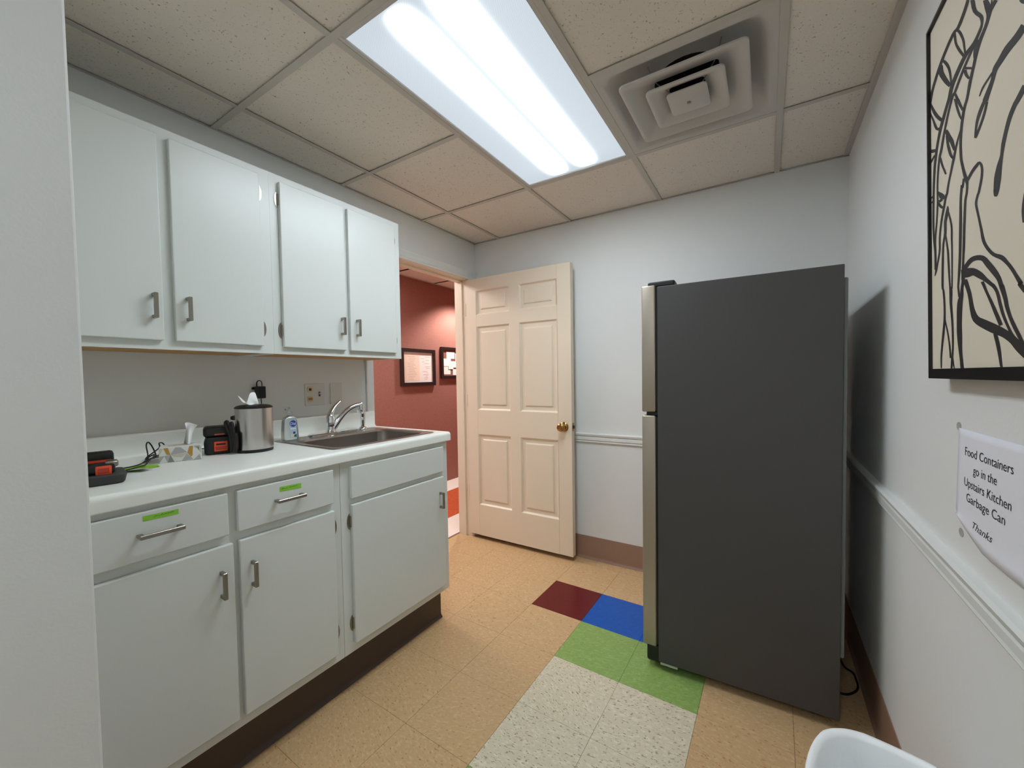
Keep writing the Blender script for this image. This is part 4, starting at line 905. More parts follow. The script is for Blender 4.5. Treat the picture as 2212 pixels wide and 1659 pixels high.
# ================================================================== PICTURE ON THE RIGHT WALL
STROKES = [[1917,6876,2039,6765,1880,6854,2003,6743,1825,6822,1949,6710,1757,6790,1882,6678,1673,6757,1800,6644,1574,6724,1703,6609,1480,6705,1605,6589,1412,6715,1517,6603,1334,6742,1441,6632,1220,6751,1339,6642,1046,6726,1173,6617,832,6681,967,6570,628,6626,770,6513,453,6558,597,6449,292,6479,435,6375,159,6401,302,6301,62,6324,209,6226,-3,6251,150,6153,-41,6194,111,6099,-39,6156,99,6090,66,6088,34,6148,2,6146,106,6077,-23,6122,64,6063,-64,6096,7,6048,-94,6077,-35,6037],[2068,6744,2237,6624,2088,6675,2256,6557,2119,6573,2284,6465,2174,6459,2322,6382,2268,6339,2379,6312,2361,6241,2466,6221,2414,6183,2546,6123,2441,6138,2575,6052,2461,6091,2570,6012,2468,6050,2558,5982,2464,6025,2550,5956,2446,6012,2536,5934,2408,5998,2503,5913,2345,5977,2444,5888,2262,5955,2364,5862,2166,5943,2270,5844,2055,5952,2162,5845,1926,5972,2044,5855,1795,5981,1930,5857,1676,5969,1822,5842,1563,5945,1715,5818,1454,5916,1609,5790,1344,5886,1505,5758,1238,5850,1405,5722,1148,5808,1321,5682,1086,5753,1262,5633,1045,5694,1219,5579,1010,5645,1176,5533,981,5617,1134,5510,955,5598,1097,5499,912,5568,1050,5475,837,5515,980,5420,746,5451,900,5351,666,5392,827,5289,613,5349,773,5248,572,5313,728,5217,532,5269,683,5178,485,5211,632,5125,437,5145,580,5064,393,5078,533,5000,352,5012,492,4937,314,4945,456,4871,278,4869,422,4795,242,4786,388,4714,208,4695,356,4625,178,4580,326,4513,155,4433,298,4371,136,4263,273,4207,120,4079,252,4028,105,3874,237,3826,93,3655,226,3609,89,3458,222,3416,96,3298,223,3260,111,3161,230,3128,129,3038,242,3010,153,2935,264,2909,180,2847,291,2822,199,2750,311,2724,206,2618,318,2591,205,2475,317,2449,204,2373,315,2349],[2282,5919,2347,5861,2241,5908,2309,5847,2179,5892,2252,5827,2105,5873,2184,5804,2016,5850,2101,5777,1914,5824,2005,5747,1813,5794,1910,5714,1717,5761,1818,5680,1623,5725,1726,5644,1534,5687,1639,5607,1445,5644,1551,5565,1361,5601,1467,5522,1301,5572,1404,5494,1377,5522,1289,5546,1387,5527,1286,5574,1275,5588,1371,5516,1227,5565,1325,5494,1160,5526,1262,5455,1086,5467,1190,5398,1002,5382,1109,5314,909,5276,1018,5209,821,5168,933,5101,741,5058,861,4990,667,4946,796,4875,602,4848,736,4775,549,4780,681,4708,505,4725,631,4658,466,4652,587,4591,430,4544,547,4489,399,4418,511,4368,377,4297,485,4251,367,4186,471,4144,364,4081,466,4042,364,3986,465,3948,366,3911,469,3873,370,3846,476,3807,367,3764,475,3725,354,3650,460,3612,334,3519,437,3483,309,3389,411,3354,273,3263,377,3227,232,3136,340,3101,205,3019,316,2986,203,2924,314,2895,217,2840,324,2814,229,2743,333,2718,237,2602,337,2579,245,2447,340,2425,250,2336,342,2317],[2556,6355,2719,6256,2577,6297,2761,6186,2605,6219,2819,6086,2629,6151,2857,5999,2651,6098,2858,5949,2674,6046,2836,5920,2680,5999,2806,5895,2663,5961,2772,5866,2628,5930,2732,5839,2583,5903,2685,5812,2526,5879,2630,5786,2459,5859,2569,5760,2395,5833,2513,5732,2342,5801,2464,5699,2294,5765,2419,5663,2249,5721,2375,5622,2211,5669,2332,5577,2176,5610,2288,5526,2136,5549,2244,5470,2085,5488,2196,5407,2028,5424,2147,5339,1976,5357,2100,5271,1936,5284,2056,5203,1902,5209,2014,5135,1866,5147,1973,5075,1826,5109,1932,5035,1783,5083,1894,5006,1740,5042,1857,4966,1699,4977,1819,4903,1659,4900,1781,4827,1625,4818,1748,4747,1599,4733,1723,4665,1579,4645,1704,4579,1565,4560,1690,4496,1559,4479,1684,4417,1559,4401,1684,4342,1562,4329,1688,4271,1566,4266,1691,4210,1573,4207,1697,4155,1589,4140,1712,4092,1618,4057,1743,4013,1656,3968,1783,3926,1692,3885,1823,3843,1725,3811,1865,3769,1758,3743,1908,3699,1786,3685,1939,3640,1812,3643,1953,3601,1835,3613,1956,3572,1849,3578,1954,3537,1851,3530,1951,3490,1844,3478,1943,3437,1832,3431,1931,3387,1814,3399,1911,3353,1790,3369,1888,3324,1768,3320,1869,3279,1754,3240,1859,3201,1742,3144,1852,3104,1732,3047,1845,3007,1721,2955,1835,2916,1710,2863,1824,2826,1701,2770,1815,2734,1694,2676,1809,2642,1689,2582,1805,2549,1683,2488,1798,2455,1677,2394,1784,2364,1670,2299,1767,2273,1662,2204,1758,2181,1648,2103,1765,2076,1633,2001,1779,1971,1623,1922,1789,1889,1624,1879,1789,1848,1631,1861,1785,1829,1633,1841,1776,1806,1624,1812,1760,1776,1610,1778,1740,1745,1594,1738,1725,1708,1579,1690,1720,1661,1563,1638,1719,1606,1541,1591,1715,1551,1506,1559,1702,1507,1461,1525,1690,1470,1424,1459,1677,1412,1406,1346,1662,1307,1399,1208,1647,1176,1396,1083,1637,1056,1395,989,1637,967,1399,909,1644,891,1408,829,1648,813,1424,742,1647,730,1445,654,1645,646,1466,574,1645,570,1486,506,1651,505,1507,445,1660,446,1524,384,1672,385,1539,311,1689,313,1551,237,1707,240,1559,185,1721,189],[2950,6076,3052,5968,2902,6076,3006,5966,2831,6075,2941,5962,2771,6066,2885,5956,2736,6040,2844,5942,2715,6006,2809,5924,2702,5982,2784,5911],[2845,6146,2896,6102,2831,6122,2885,6076,2812,6089,2870,6040,2798,6065,2859,6014],[1417,6675,1439,6692,1457,6638,1488,6656,1504,6594,1568,6592,1543,6549,1652,6506,1597,6475,1716,6415,1659,6381,1770,6321,1708,6296,1812,6237,1736,6230,1836,6168,1751,6171,1848,6109,1766,6115,1858,6057,1784,6059,1871,6006,1800,6008,1882,5958,1811,5973,1889,5926],[1310,6708,1427,6628,1321,6649,1437,6572,1338,6565,1452,6492,1368,6476,1480,6410,1415,6388,1528,6331,1473,6299,1589,6247,1535,6214,1652,6166,1607,6123,1718,6082,1681,6036,1787,6001,1732,5977,1835,5944],[694,6577,773,6566,742,6530,831,6516,805,6466,916,6441,862,6404,998,6359,916,6342,1060,6284,972,6274,1112,6210,1020,6206,1153,6138,1056,6138,1181,6069,1084,6069,1200,6003,1108,5999,1215,5938,1130,5921,1230,5864,1148,5843,1242,5789,1159,5789,1251,5737],[562,6587,765,6448,535,6565,770,6407,501,6526,781,6351,513,6446,807,6291,597,6322,865,6207,711,6186,949,6096,818,6066,1029,5995,919,5962,1098,5911,1014,5873,1163,5837,1076,5815,1211,5784],[1807,5700,1808,5744,1901,5640,1902,5684,2027,5560,2027,5603,2116,5503,2116,5546],[1768,5709,1899,5636,1779,5678,1909,5606,1796,5631,1925,5565,1826,5575,1944,5527,1880,5512,1975,5485,1937,5453,2018,5434,1977,5413,2051,5397],[2292,5909,2385,5838,2264,5885,2387,5792,2224,5850,2390,5728,2194,5810,2383,5671,2183,5757,2358,5629,2181,5699,2324,5595,2180,5658,2299,5572],[1328,5526,1436,5482,1361,5475,1471,5430,1406,5405,1519,5360,1438,5355,1555,5309,1569,5293,1434,5358,1565,5306,1423,5368,1424,5364,1569,5305,1443,5334,1588,5275,1475,5287,1613,5233,1517,5230,1644,5182,1575,5154,1688,5114,1642,5070,1738,5037,1688,5011,1773,4982],[1316,5445,1416,5397,1339,5389,1444,5339,1373,5308,1483,5257,1410,5226,1521,5176,1449,5150,1557,5104,1491,5075,1592,5033,1532,5007,1624,4972,1575,4948,1655,4921,1616,4899,1684,4878,1644,4867,1704,4848],[3738,5109,3887,4952,3693,5102,3843,4944,3627,5093,3778,4934,3552,5089,3701,4927,3465,5093,3612,4929,3363,5103,3516,4934,3266,5106,3428,4937,3190,5095,3353,4934,3127,5078,3283,4928,3068,5062,3215,4921,3006,5053,3147,4917,2943,5045,3087,4912,2889,5025,3038,4901,2860,4984,3003,4878,2846,4936,2974,4843,2822,4893,2941,4804,2775,4859,2897,4764,2714,4827,2851,4722,2658,4798,2808,4684,2609,4771,2769,4651,2564,4748,2734,4622,2533,4726,2714,4602,2531,4688,2712,4609,2615,4608,2657,4668,2642,4592,2651,4673],[2940,4996,2990,4948,2887,4992,2937,4944,2809,4987,2861,4938,2730,4980,2784,4931,2654,4974,2709,4923,2576,4966,2634,4915,2508,4953,2567,4903,2456,4927,2511,4884,2417,4895,2464,4861,2391,4873,2431,4844],[2552,4717,2653,4639,2507,4697,2613,4616,2442,4668,2556,4583,2384,4635,2502,4550,2340,4601,2456,4520,2303,4564,2413,4490,2273,4522,2377,4456,2250,4474,2347,4416,2234,4423,2322,4372,2222,4375,2305,4329,2212,4328,2298,4283,2206,4285,2298,4238,2202,4255,2298,4206],[2647,4636,2732,4579,2625,4604,2710,4547,2593,4558,2678,4501,2558,4514,2643,4457,2524,4478,2608,4421,2487,4443,2569,4387,2446,4410,2528,4354,2400,4377,2482,4321,2350,4345,2433,4288,2305,4317,2388,4260,2268,4291,2347,4237,2238,4269,2310,4220,2217,4253,2284,4208],[3773,4231,3898,4119,3716,4205,3837,4098,3635,4168,3750,4068,3569,4139,3678,4043,3540,4128,3644,4035,3525,4125,3630,4034,3501,4113,3610,4025,3458,4084,3568,4000,3407,4047,3517,3965,3360,4004,3469,3926,3320,3958,3430,3884,3285,3907,3393,3836,3251,3854,3358,3786,3216,3798,3325,3731,3182,3740,3293,3674,3154,3683,3266,3619,3139,3628,3244,3571,3130,3576,3225,3525,3115,3529,3209,3478,3085,3490,3195,3429,3047,3455,3185,3380,3011,3415,3174,3329,2978,3366,3164,3272,2947,3313,3153,3212,2923,3256,3140,3154,2910,3186,3120,3091,2904,3114,3098,3029,2901,3066,3081,2986,3073,2999,2902,3038,3078,2998,2897,3067,2899,3083,3075,2995,2897,3063,3071,2988,2897,3040,3062,2969,2900,3018,3050,2952,2906,2998,3033,2941,2915,2978,3014,2933,2921,2964,3001,2928],[3688,5474,3702,5488,3701,5454,3722,5476,3722,5424,3748,5463,3752,5389,3768,5453,3788,5356,3790,5441,3821,5329,3817,5422,3842,5311,3837,5408],[3800,2682,3832,2667,3787,2647,3828,2630,3769,2599,3823,2576,3754,2550,3819,2524,3746,2507,3819,2480,3740,2465,3820,2437,3739,2421,3820,2394,3745,2367,3817,2344,3754,2312,3813,2293,3762,2272,3810,2258],[-20,6106,88,6059,18,6039,145,5986,74,5945,224,5883,137,5850,303,5788,203,5765,374,5709,276,5682,446,5634,357,5600,516,5566,454,5513,596,5495,551,5433,681,5423,616,5380,742,5372],[-63,5956,9,5927,-14,5884,66,5852,57,5781,148,5745,127,5676,232,5635,189,5570,313,5521,254,5459,393,5407,336,5356,457,5333,478,5263,474,5323,585,5225,523,5306,641,5209,575,5288],[833,5083,983,5030,857,5040,1023,4983,892,4978,1079,4916,936,4912,1133,4852,986,4850,1182,4797,1037,4792,1236,4736,1089,4729,1288,4664,1156,4639,1332,4578,1229,4538,1369,4489,1281,4466,1394,4427],[891,4951,987,4909,907,4883,1017,4835,931,4786,1059,4732,962,4691,1101,4636,1000,4607,1141,4554,1044,4525,1181,4479,1091,4454,1218,4418,1145,4394,1253,4376,1200,4349,1289,4344,1234,4322,1317,4319],[-58,5022,-112,5127,85,4970,35,5068,275,4900,230,4989,409,4851,368,4934],[236,4866,317,4813,144,4852,231,4795,14,4832,110,4770,-83,4817,20,4752],[546,4660,648,4622,566,4612,673,4573,597,4542,709,4503,641,4461,754,4425,711,4362,817,4332,792,4256,889,4230,849,4182,940,4158],[1604,4715,1657,4681,1554,4676,1616,4638,1484,4618,1556,4574,1415,4555,1499,4506,1356,4491,1453,4436,1300,4422,1410,4362,1247,4350,1364,4288,1196,4275,1310,4216,1148,4198,1252,4144,1101,4124,1198,4075,1054,4056,1150,4009,1009,3992,1106,3945,970,3932,1070,3886,941,3876,1045,3829,919,3825,1027,3777,898,3788,1008,3737,881,3776,984,3718,860,3774,964,3716,832,3753,943,3701,801,3707,915,3657,766,3646,882,3597,727,3575,842,3527,677,3494,790,3447,621,3402,732,3358,571,3306,681,3265,533,3207,641,3170,502,3106,608,3070,480,3007,586,2975,476,2915,582,2886,481,2829,588,2801,476,2747,581,2717,450,2666,549,2635,412,2585,504,2557,372,2512,461,2485,330,2447,425,2419,285,2390,391,2359,249,2341,358,2309,229,2298,320,2271,219,2263,283,2244,213,2239,257,2226],[1962,3601,1869,3659,2011,3619,1916,3679,2079,3644,1982,3707,2145,3665,2048,3731,2204,3678,2108,3748,2263,3687,2166,3761,2317,3694,2222,3768,2365,3703,2278,3774,2403,3710,2338,3774,2403,3715,2421,3748,2407,3708,2485,3695,2430,3671,2517,3645,2447,3630,2537,3597,2455,3588,2544,3551,2454,3544,2542,3505,2447,3499,2534,3459,2433,3455,2519,3414,2411,3411,2498,3369,2389,3367,2475,3325,2365,3322,2449,3281,2340,3278,2422,3238,2320,3247,2400,3207,2317,3242,2384,3196,2314,3247,2378,3199,2297,3237,2376,3196,2272,3206,2353,3167,2242,3164,2323,3127,2221,3122,2305,3088,2218,3087,2305,3059,2226,3054,2315,3030,2242,3012,2331,2989,2266,2953,2352,2931,2297,2884,2379,2864,2328,2811,2408,2793,2357,2736,2439,2718,2387,2658,2472,2640,2414,2583,2505,2563,2435,2511,2532,2489,2454,2439,2559,2419,2484,2369,2592,2354,2529,2302,2634,2296,2583,2240,2684,2242,2644,2181,2740,2189,2711,2123,2802,2137,2787,2066,2867,2089,2871,2012,2935,2047,2967,1964,3014,2014,3056,1925,3107,1982,3123,1893,3202,1940,3177,1861,3275,1890,3233,1823,3327,1843,3289,1782,3373,1799,3342,1740,3424,1756,3389,1698,3474,1713,3432,1658,3519,1670,3467,1622,3556,1631,3500,1586,3588,1594,3536,1545,3624,1555,3581,1492,3676,1505,3628,1437,3734,1451,3653,1404,3775,1408,3719,1436,3698,1368,3697,1447,3671,1382,3624,1404,3737,1417,3672,1358,3776,1380,3738,1300,3838,1324,3784,1258,3884,1283],[1716,3748,1797,3710,1698,3702,1783,3664,1673,3641,1764,3600,1654,3605,1745,3557,1739,3581,1640,3613,1733,3620,1632,3652,1621,3664,1724,3615,1601,3599,1706,3554,1578,3498,1682,3456,1560,3395,1666,3354,1552,3302,1665,3262,1549,3208,1670,3167,1546,3108,1673,3066,1540,2998,1668,2956,1534,2881,1662,2841,1527,2764,1654,2725,1523,2646,1648,2610,1519,2527,1640,2494,1513,2416,1632,2384,1504,2318,1624,2287,1493,2227,1614,2196,1480,2130,1600,2100,1464,2011,1574,1985,1447,1887,1543,1865,1435,1795,1521,1777,1430,1769,1516,1751,1450,1756,1500,1777,1436,1762,1526,1750,1449,1702,1540,1690,1466,1625,1557,1613,1479,1569,1569,1558],[419,3984,469,3984,439,3957,524,3956,467,3918,602,3915,493,3883,674,3875,513,3855,732,3839,531,3832,784,3802,546,3817,824,3762,577,3798,828,3731,620,3769,806,3714,653,3746,786,3706],[410,3765,505,3749,435,3733,543,3716,471,3687,595,3670,519,3639,640,3633,581,3596,678,3607,641,3562,721,3579,680,3541,753,3558],[22,3974,-38,4014,69,3977,9,4017,132,3982,72,4020,177,3985,118,4023],[21,3866,-41,3905,61,3870,0,3908,116,3875,56,3913,156,3878,96,3917],[555,3715,467,3787,607,3712,520,3783,677,3707,592,3778,728,3703,643,3774],[962,3501,1001,3487,943,3483,1018,3456,915,3456,1040,3409,884,3421,1043,3357,846,3373,1009,3304,803,3312,958,3249,772,3242,920,3189,767,3165,912,3120,777,3085,916,3043,776,3012,908,2969,753,2952,872,2909,719,2893,825,2855,688,2821,789,2789,668,2735,772,2705,652,2637,765,2607,639,2510,759,2481,625,2325,747,2297,614,2111,736,2086,612,1947,732,1925,627,1879,741,1866,653,1860,756,1858,672,1833,777,1821,690,1756,795,1742,708,1660,813,1646,720,1558,826,1544,726,1453,833,1439,726,1342,836,1328,718,1237,831,1223,700,1143,817,1127,674,1052,796,1036,647,962,772,947,624,873,745,859,600,784,715,771,579,694,687,684,558,602,661,593,539,509,637,502,528,421,620,416,529,334,612,332,537,254,611,253,544,199,610,199],[965,3371,1058,3349,1011,3288,1103,3266,1073,3172,1165,3150,1119,3064,1211,3041,1133,2982,1226,2955,1131,2904,1225,2876,1130,2819,1223,2793,1137,2732,1225,2709,1145,2640,1227,2618,1149,2508,1226,2489,1150,2291,1223,2274,1147,2035,1217,2020,1144,1848,1212,1835,1140,1792,1208,1778,1205,1792,1135,1802,1203,1808,1132,1819],[801,2974,883,2956,835,2883,921,2864,882,2753,973,2734,920,2628,1016,2607,938,2524,1038,2501,947,2422,1050,2399,960,2306,1062,2285,982,2156,1077,2138,1006,1994,1093,1979,1024,1869,1113,1856,1033,1814,1142,1804,1035,1797,1175,1787,1035,1771,1199,1745,1037,1700,1198,1673,1039,1610,1185,1586,1048,1509,1179,1492,1070,1402,1191,1389,1099,1288,1210,1278,1122,1176,1226,1166,1137,1064,1237,1056,1147,954,1245,946,1153,851,1250,844,1157,757,1251,751,1157,671,1249,665,1153,594,1244,588,1143,530,1235,524,1129,475,1224,468,1114,415,1212,409,1101,336,1199,331,1087,253,1186,249,1078,194,1176,191],[768,1201,837,1199,804,1132,874,1130,855,1034,926,1032,900,935,974,934,936,845,1013,844,967,755,1048,754,993,666,1076,664,1013,568,1097,566,1029,470,1112,469,1039,402,1122,401],[1139,397,1219,400,1169,335,1240,338,1210,251,1267,254,1240,190,1287,193],[1778,1987,1638,2054,1852,2018,1708,2088,1953,2059,1809,2135,2046,2088,1908,2171,2112,2098,1993,2189,2167,2099,2081,2195,2231,2093,2180,2189,2317,2078,2296,2172,2406,2056,2426,2142,2468,2033,2556,2097,2511,2005,2661,2037,2564,1957,2734,1978,2626,1902,2796,1927,2693,1849,2859,1878,2756,1799,2924,1826,2818,1749,2983,1773,2881,1699,3038,1720,2942,1650,3089,1665,2991,1606,3134,1611,3027,1561,3166,1557,3055,1514,3189,1508,3076,1478,3204,1477,3215,1453,3075,1495,3114,1454,3174,1515,3077,1472,3230,1469,3115,1410,3262,1407,3168,1324,3302,1321,3210,1251,3334,1248,3228,1210,3349,1202,3237,1177,3355,1169,3254,1135,3367,1133,3284,1080,3391,1082,3320,1019,3422,1023,3357,961,3455,967,3392,909,3489,918,3427,859,3526,872,3467,808,3567,823,3513,753,3612,769,3563,696,3660,713,3613,640,3708,658,3668,580,3756,598,3722,522,3804,539,3760,481,3836,497],[1640,1919,1608,2065,1704,1903,1670,2059,1798,1880,1755,2052,1906,1860,1834,2042,2009,1854,1916,2029,2083,1855,2035,2009,2128,1853,2179,1972,2182,1834,2307,1921,2260,1798,2408,1870,2344,1759,2491,1824,2420,1727,2556,1781,2494,1695,2612,1738,2572,1659,2671,1695,2663,1610,2752,1644,2755,1559,2838,1591,2823,1521,2894,1558,2932,1528,2807,1546,2910,1558,2803,1542,2806,1537,2912,1555,2850,1504,2951,1521,2909,1458,3006,1468,2960,1404,3058,1406,2997,1337,3096,1334,3029,1259,3129,1255,3062,1184,3161,1182,3096,1119,3191,1119,3130,1057,3221,1059,3169,995,3254,1000,3215,931,3294,938,3265,868,3338,876,3313,808,3383,817,3355,753,3428,765,3396,702,3474,716,3440,654,3519,674,3496,608,3569,633,3552,569,3622,596,3591,543,3658,570],[2438,1670,2549,1669,2485,1613,2588,1612,2551,1531,2643,1532,2614,1453,2699,1456,2666,1390,2752,1395,2713,1330,2807,1336,2763,1266,2864,1272,2817,1193,2925,1199,2873,1115,2987,1123,2926,1042,3044,1051,2982,968,3100,978,3036,898,3151,908,3073,849,3187,861],[1696,1848,1884,1838,1755,1769,1932,1761,1836,1659,1999,1651,1902,1553,2060,1542,1940,1456,2101,1442,1966,1358,2134,1346,1995,1267,2176,1260,2024,1187,2229,1187,2058,1110,2287,1128,2129,1033,2349,1086,2245,966,2419,1059,2368,916,2515,1031,2485,874,2632,996,2612,829,2757,956,2748,785,2887,916,2874,746,3007,876,2990,714,3112,840,3094,688,3214,803,3183,661,3316,762,3266,628,3411,719,3345,591,3499,676,3415,554,3579,634,3469,517,3651,593,3520,477,3714,556,3580,434,3772,520,3658,386,3843,477,3738,341,3917,432,3793,310,3968,401],[2878,736,3003,741,2901,691,3026,697,2933,627,3058,633,2963,563,3086,569,2988,504,3106,508,3013,443,3123,447,3035,386,3137,389,3054,329,3149,332,3071,274,3158,278,3086,230,3167,235,3101,199,3176,206,3114,178,3184,188,3123,166,3191,175]]
pic = thing('framed_picture', (XR, -1.65, 1.27), 'large framed black ink drawing on cream canvas on the right wall', 'picture')
P0 = Vector((XR - .033, -1.347, 1.271)); U = Vector((-.014, 0, .764)).normalized(); R = Vector((0, -1, 0)); Nn = R.cross(U)
PWD, PHT = .620, .764
def PQ(a, b, d): return P0 + R * a + U * b + Nn * d     # d > 0 towards the room
def pbox(bm, a0, a1, b0, b1, d0, d1):
    c = [[PQ(a, b, d) for a, b in ((a0, b0), (a1, b0), (a1, b1), (a0, b1))] for d in (d0, d1)]; loft(bm, c)
fw = .0045
bm = newbm(); pbox(bm, -.002, fw, -.002, PHT + .002, -.030, .001); pbox(bm, PWD - fw, PWD + .002, -.002, PHT + .002, -.030, .001)
pbox(bm, fw, PWD - fw, -.002, .019, -.030, .001); pbox(bm, fw, PWD - fw, PHT - fw, PHT + .002, -.030, .001); part('frame', bm, BLKFR, pic)
bm = newbm(); pbox(bm, fw, PWD - fw, .019, PHT - fw, -.026, -.0045); cv = part('canvas', bm, CANVAS, pic)
bm = newbm()
rnd = random.Random(3)
def ribbon(row, d):
    q = [(row[i] / 1e4, row[i + 1] / 1e4, row[i + 2] / 1e4, row[i + 3] / 1e4) for i in range(0, len(row), 4)]
    cl = lambda a, b: (min(max(a, fw + .0002), PWD - fw - .0002), min(max(b, .0192), PHT - fw - .0002))
    L = [bm.verts.new(PQ(*cl(a, b), d)) for a, b, _, _ in q]; Rr = [bm.verts.new(PQ(*cl(c, e), d)) for _, _, c, e in q]
    for i in range(len(q) - 1):
        try: bm.faces.new([L[i], L[i + 1], Rr[i + 1], Rr[i]])
        except ValueError: pass
for k, row in enumerate(STROKES): ribbon(row, -.0042 + k * 4e-6)
def free(pts, d):
    q = smooth_pts([(a, b, w_) for a, b, w_ in pts], 5); row = []
    for i, p in enumerate(q):
        t = (q[min(i + 1, len(q) - 1)] - q[max(i - 1, 0)]); n = Vector((-t.y, t.x)).normalized() * p.z / 2
        row += [1e4 * (p.x + n.x), 1e4 * (p.y + n.y), 1e4 * (p.x - n.x), 1e4 * (p.y - n.y)]
    ribbon(row, d)
for k, pts in enumerate(([(.40, .66, .012), (.44, .56, .016), (.47, .45, .014), (.46, .33, .010), (.49, .22, .008)], [(.41, .30, .006), (.45, .26, .012), (.52, .24, .020), (.58, .20, .010)],
                         [(.50, .74, .010), (.54, .62, .018), (.56, .50, .012), (.53, .40, .006)], [(.39, .15, .020), (.46, .10, .022), (.53, .07, .014), (.58, .02, .010)], [(.45, .02, .008), (.47, .12, .010), (.50, .20, .008), (.57, .33, .010), (.60, .44, .006)])):
    free(pts, -.0040 + k * 4e-6)
bmesh.ops.remove_doubles(bm, verts=bm.verts, dist=1e-7)
io = part('ink_drawing', bm, INK, cv, 'loose black brush strokes')

# ================================================================== NOTICE
sg = thing('paper_notice', (XR, -1.53, .95), 'white printed paper notice taped to the wall above the chair rail', 'notice')
bm = newbm()
W0, W1, Zt, Zb = -1.406, -1.684, 1.165, .947
nx, nz = 20, 14; grid = []
for i in range(nx + 1):
    u = i / nx; row = []
    for j in range(nz + 1):
        v_ = j / nz
        y = W0 + (W1 - W0) * u; z = Zt + (Zb - Zt) * v_
        # the lower left corner has come off the wall and is folded back under
        corner = max(0.0, v_ - .80 - 0.0) * max(0.0, .50 - u) * 4
        if v_ > .82 and u < .5: z += (v_ - .82) * .20 * (0.5 - u) * 2 * 1.0
        if v_ < .8 and u < .1: y += 0.10 * (v_) * (.1 - u)
        bow = .0012 + .004 * math.sin(math.pi * u) * v_ + .010 * corner + .010 * max(0, v_ - .85) * u * 4
        row.append(bm.verts.new((XR - bow, y, z)))
    grid.append(row)
for i in range(nx):
    for j in range(nz): bm.faces.new([grid[i][j], grid[i + 1][j], grid[i + 1][j + 1], grid[i][j + 1]])
po = part('sheet', bm, PAPER, sg, smooth=180); md = po.modifiers.new('thickness', 'SOLIDIFY'); md.thickness = .0003; md.offset = 0
def line(body, y0, y1, z, size, shear=0.0):
    me = text_mesh(body, size, abs(y1 - y0), shear); me.materials.append(INKTXT)
    yc = (y0 + y1) / 2; u = (W0 - yc) / (W0 - W1); v_ = (Zt - z) / (Zt - Zb)
    # lettering follows the bow of the sheet
    for vert in me.vertices:
        uu = (W0 - (yc - vert.co.x)) / (W0 - W1); vv_ = (Zt - (z + vert.co.y)) / (Zt - Zb)
        vert.co.z = .0012 + .004 * math.sin(math.pi * min(max(uu, 0), 1)) * vv_ + .0006 + .010 * max(0.0, vv_ - .80) * max(0.0, .50 - uu) * 4
    put('lettering', me, sg, (XR, yc, z), FACE_MX)
line('Food Containers', -1.441, -1.629, 1.1135, .0245)
line('go in the', -1.482, -1.577, 1.0825, .0245)
line('Upstairs Kitchen', -1.442, -1.627, 1.0520, .0245)
line('Garbage Can', -1.455, -1.610, 1.0225, .0245)
line('Thanks', -1.491, -1.572, .977, .021, .35)
TAPEC = mat('clear_tape', (176, 176, 168), .3)
for y, z in ((-1.402, 1.168), (-1.425, .948)):
    b = newbm(); loft(b, [[(XR - x, y + .012 * math.cos(a / 10 * 6.2832), z + .009 * math.sin(a / 10 * 6.2832)) for a in range(10)] for x in (.0003, .0007)]); part('tape', b, TAPEC, sg)

# ================================================================== WASTE BIN
bn = thing('waste_bin', (2.225, -1.66, 0), 'white-lined waste bin standing by the right wall', 'waste bin')
BR = Matrix.Translation((2.229, -1.664, 0)) @ Matrix.Rotation(math.radians(-9), 4, 'Z')
def ring(hx_, hy_, z, wob=0.0, ph=0, n=72):
    out = []
    for i in range(n):
        a = 2 * math.pi * i / n; c, s_ = math.cos(a), math.sin(a); e_ = 2 / 3.1
        k = 1 + wob * (.6 * math.sin(i * 1.31 + ph) + .5 * math.sin(i * .53 + ph * 2) + .4 * math.sin(i * 2.3 + ph * 3))
        q = BR @ Vector((math.copysign(abs(c) ** e_, c) * hx_ * k, math.copysign(abs(s_) ** e_, s_) * hy_ * k, 0))
        out.append(Vector((q.x, q.y, z + wob * .25 * math.sin(i * .9 + ph))))
    return out
bm = newbm(); loft(bm, [ring(.100, .160, 0), ring(.104, .165, .006), ring(.128, .196, .455), ring(.125, .193, .455), ring(.100, .160, .012)], True, True); part('bin_body', bm, BINP, bn, smooth=40)
bm = newbm()
loft(bm, [ring(.130, .198, .330, .016, 1), ring(.134, .202, .39, .010, 2), ring(.135, .203, .44, .006, 3), ring(.136, .204, .462, .004, 1), ring(.134, .202, .469, .003, 2), ring(.126, .194, .469, .003, 3), ring(.119, .187, .460, .005, 4), ring(.114, .181, .40, .014, 5), ring(.106, .168, .28, .02, 6), ring(.09, .145, .12, .03, 7), ring(.05, .09, .06, .03, 8)], False, True)
part('liner', bm, LINER, bn, 'white plastic bag folded over the rim', 180)

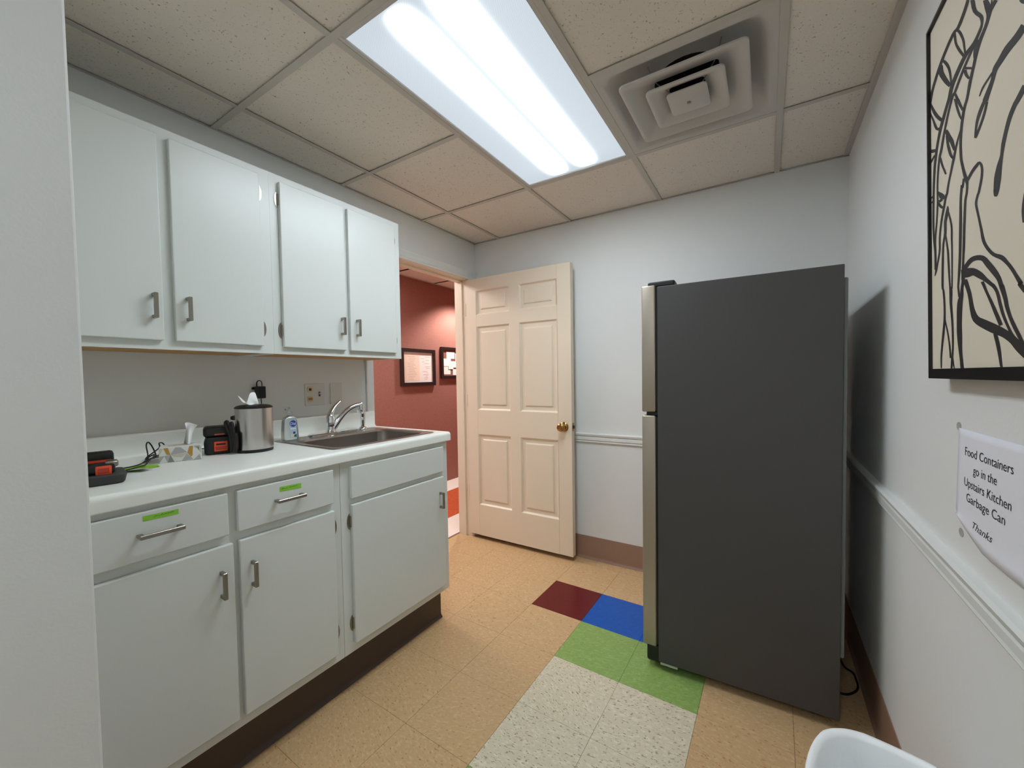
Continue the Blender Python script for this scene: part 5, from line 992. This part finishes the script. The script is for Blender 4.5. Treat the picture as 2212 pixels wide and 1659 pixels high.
# ================================================================== FRAMED PAPERS IN THE HALL
PRINTC = mat('old_print', (250, 226, 204), .7); PRINTW = mat('print_white', (250, 244, 236), .7); MATTE = mat('matte_brown', (150, 96, 78), .8); FAINT = mat('faint_print', (196, 170, 160), .8)
def hall_frame(y0, y1, z0, z1, bw, label):
    t = thing('framed_document', (HX, (y0 + y1) / 2, z0), label, 'picture', 'framed papers on the hall wall')
    b = newbm(); x0, x1 = HX + .001, HX + .032
    box(b, x0, x1, y0, y0 + bw, z0, z1, .002, 1); box(b, x0, x1, y1 - bw, y1, z0, z1, .002, 1); box(b, x0, x1, y0 + bw, y1 - bw, z0, z0 + bw, .002, 1); box(b, x0, x1, y0 + bw, y1 - bw, z1 - bw, z1, .002, 1)
    part('frame', b, DARKFR, t); return t
def sheet(t, y0, y1, z0, z1, m, d=0.0, name='paper'):
    b = newbm(); box(b, HX + .014 + d, HX + .0148 + d, y0, y1, z0, z1); return part(name, b, m, t)
f1 = hall_frame(.395, .922, 1.206, 1.626, .040, 'dark framed old printed page on the hall wall beside the cabinet')
pg = sheet(f1, .435, .882, 1.246, 1.586, PRINTW); sheet(f1, .448, .672, 1.262, 1.555, PRINTC, .001, 'paper')
b = newbm(); rnd = random.Random(8)
for k in range(15):
    z = 1.275 + k * .0185; a = .49 + rnd.uniform(0, .04); c = .63 - rnd.uniform(0, .05); box(b, HX + .0160, HX + .0163, a, c, z, z + .003)
    if rnd.random() < .85:
        a = .70 + rnd.uniform(0, .08); c = a + rnd.uniform(.03, .09); box(b, HX + .0152, HX + .0156, a, c, z, z + .003)
part('printed_lines', b, FAINT, f1, kind='stuff')
f2 = hall_frame(1.030, 1.470, 1.285, 1.672, .034, 'dark framed collage of pale papers on the hall wall beside the door jamb')
sheet(f2, 1.064, 1.436, 1.319, 1.638, MATTE, -.002, 'mount')
for k, (a, c, d, e) in enumerate(((1.066, 1.20, 1.335, 1.43), (1.068, 1.21, 1.435, 1.53), (1.13, 1.28, 1.53, 1.615), (1.20, 1.30, 1.42, 1.50), (1.24, 1.43, 1.325, 1.40), (1.29, 1.43, 1.42, 1.60), (1.16, 1.25, 1.40, 1.45))):
    sheet(f2, a, c, d, e, PRINTW, k * .0009)
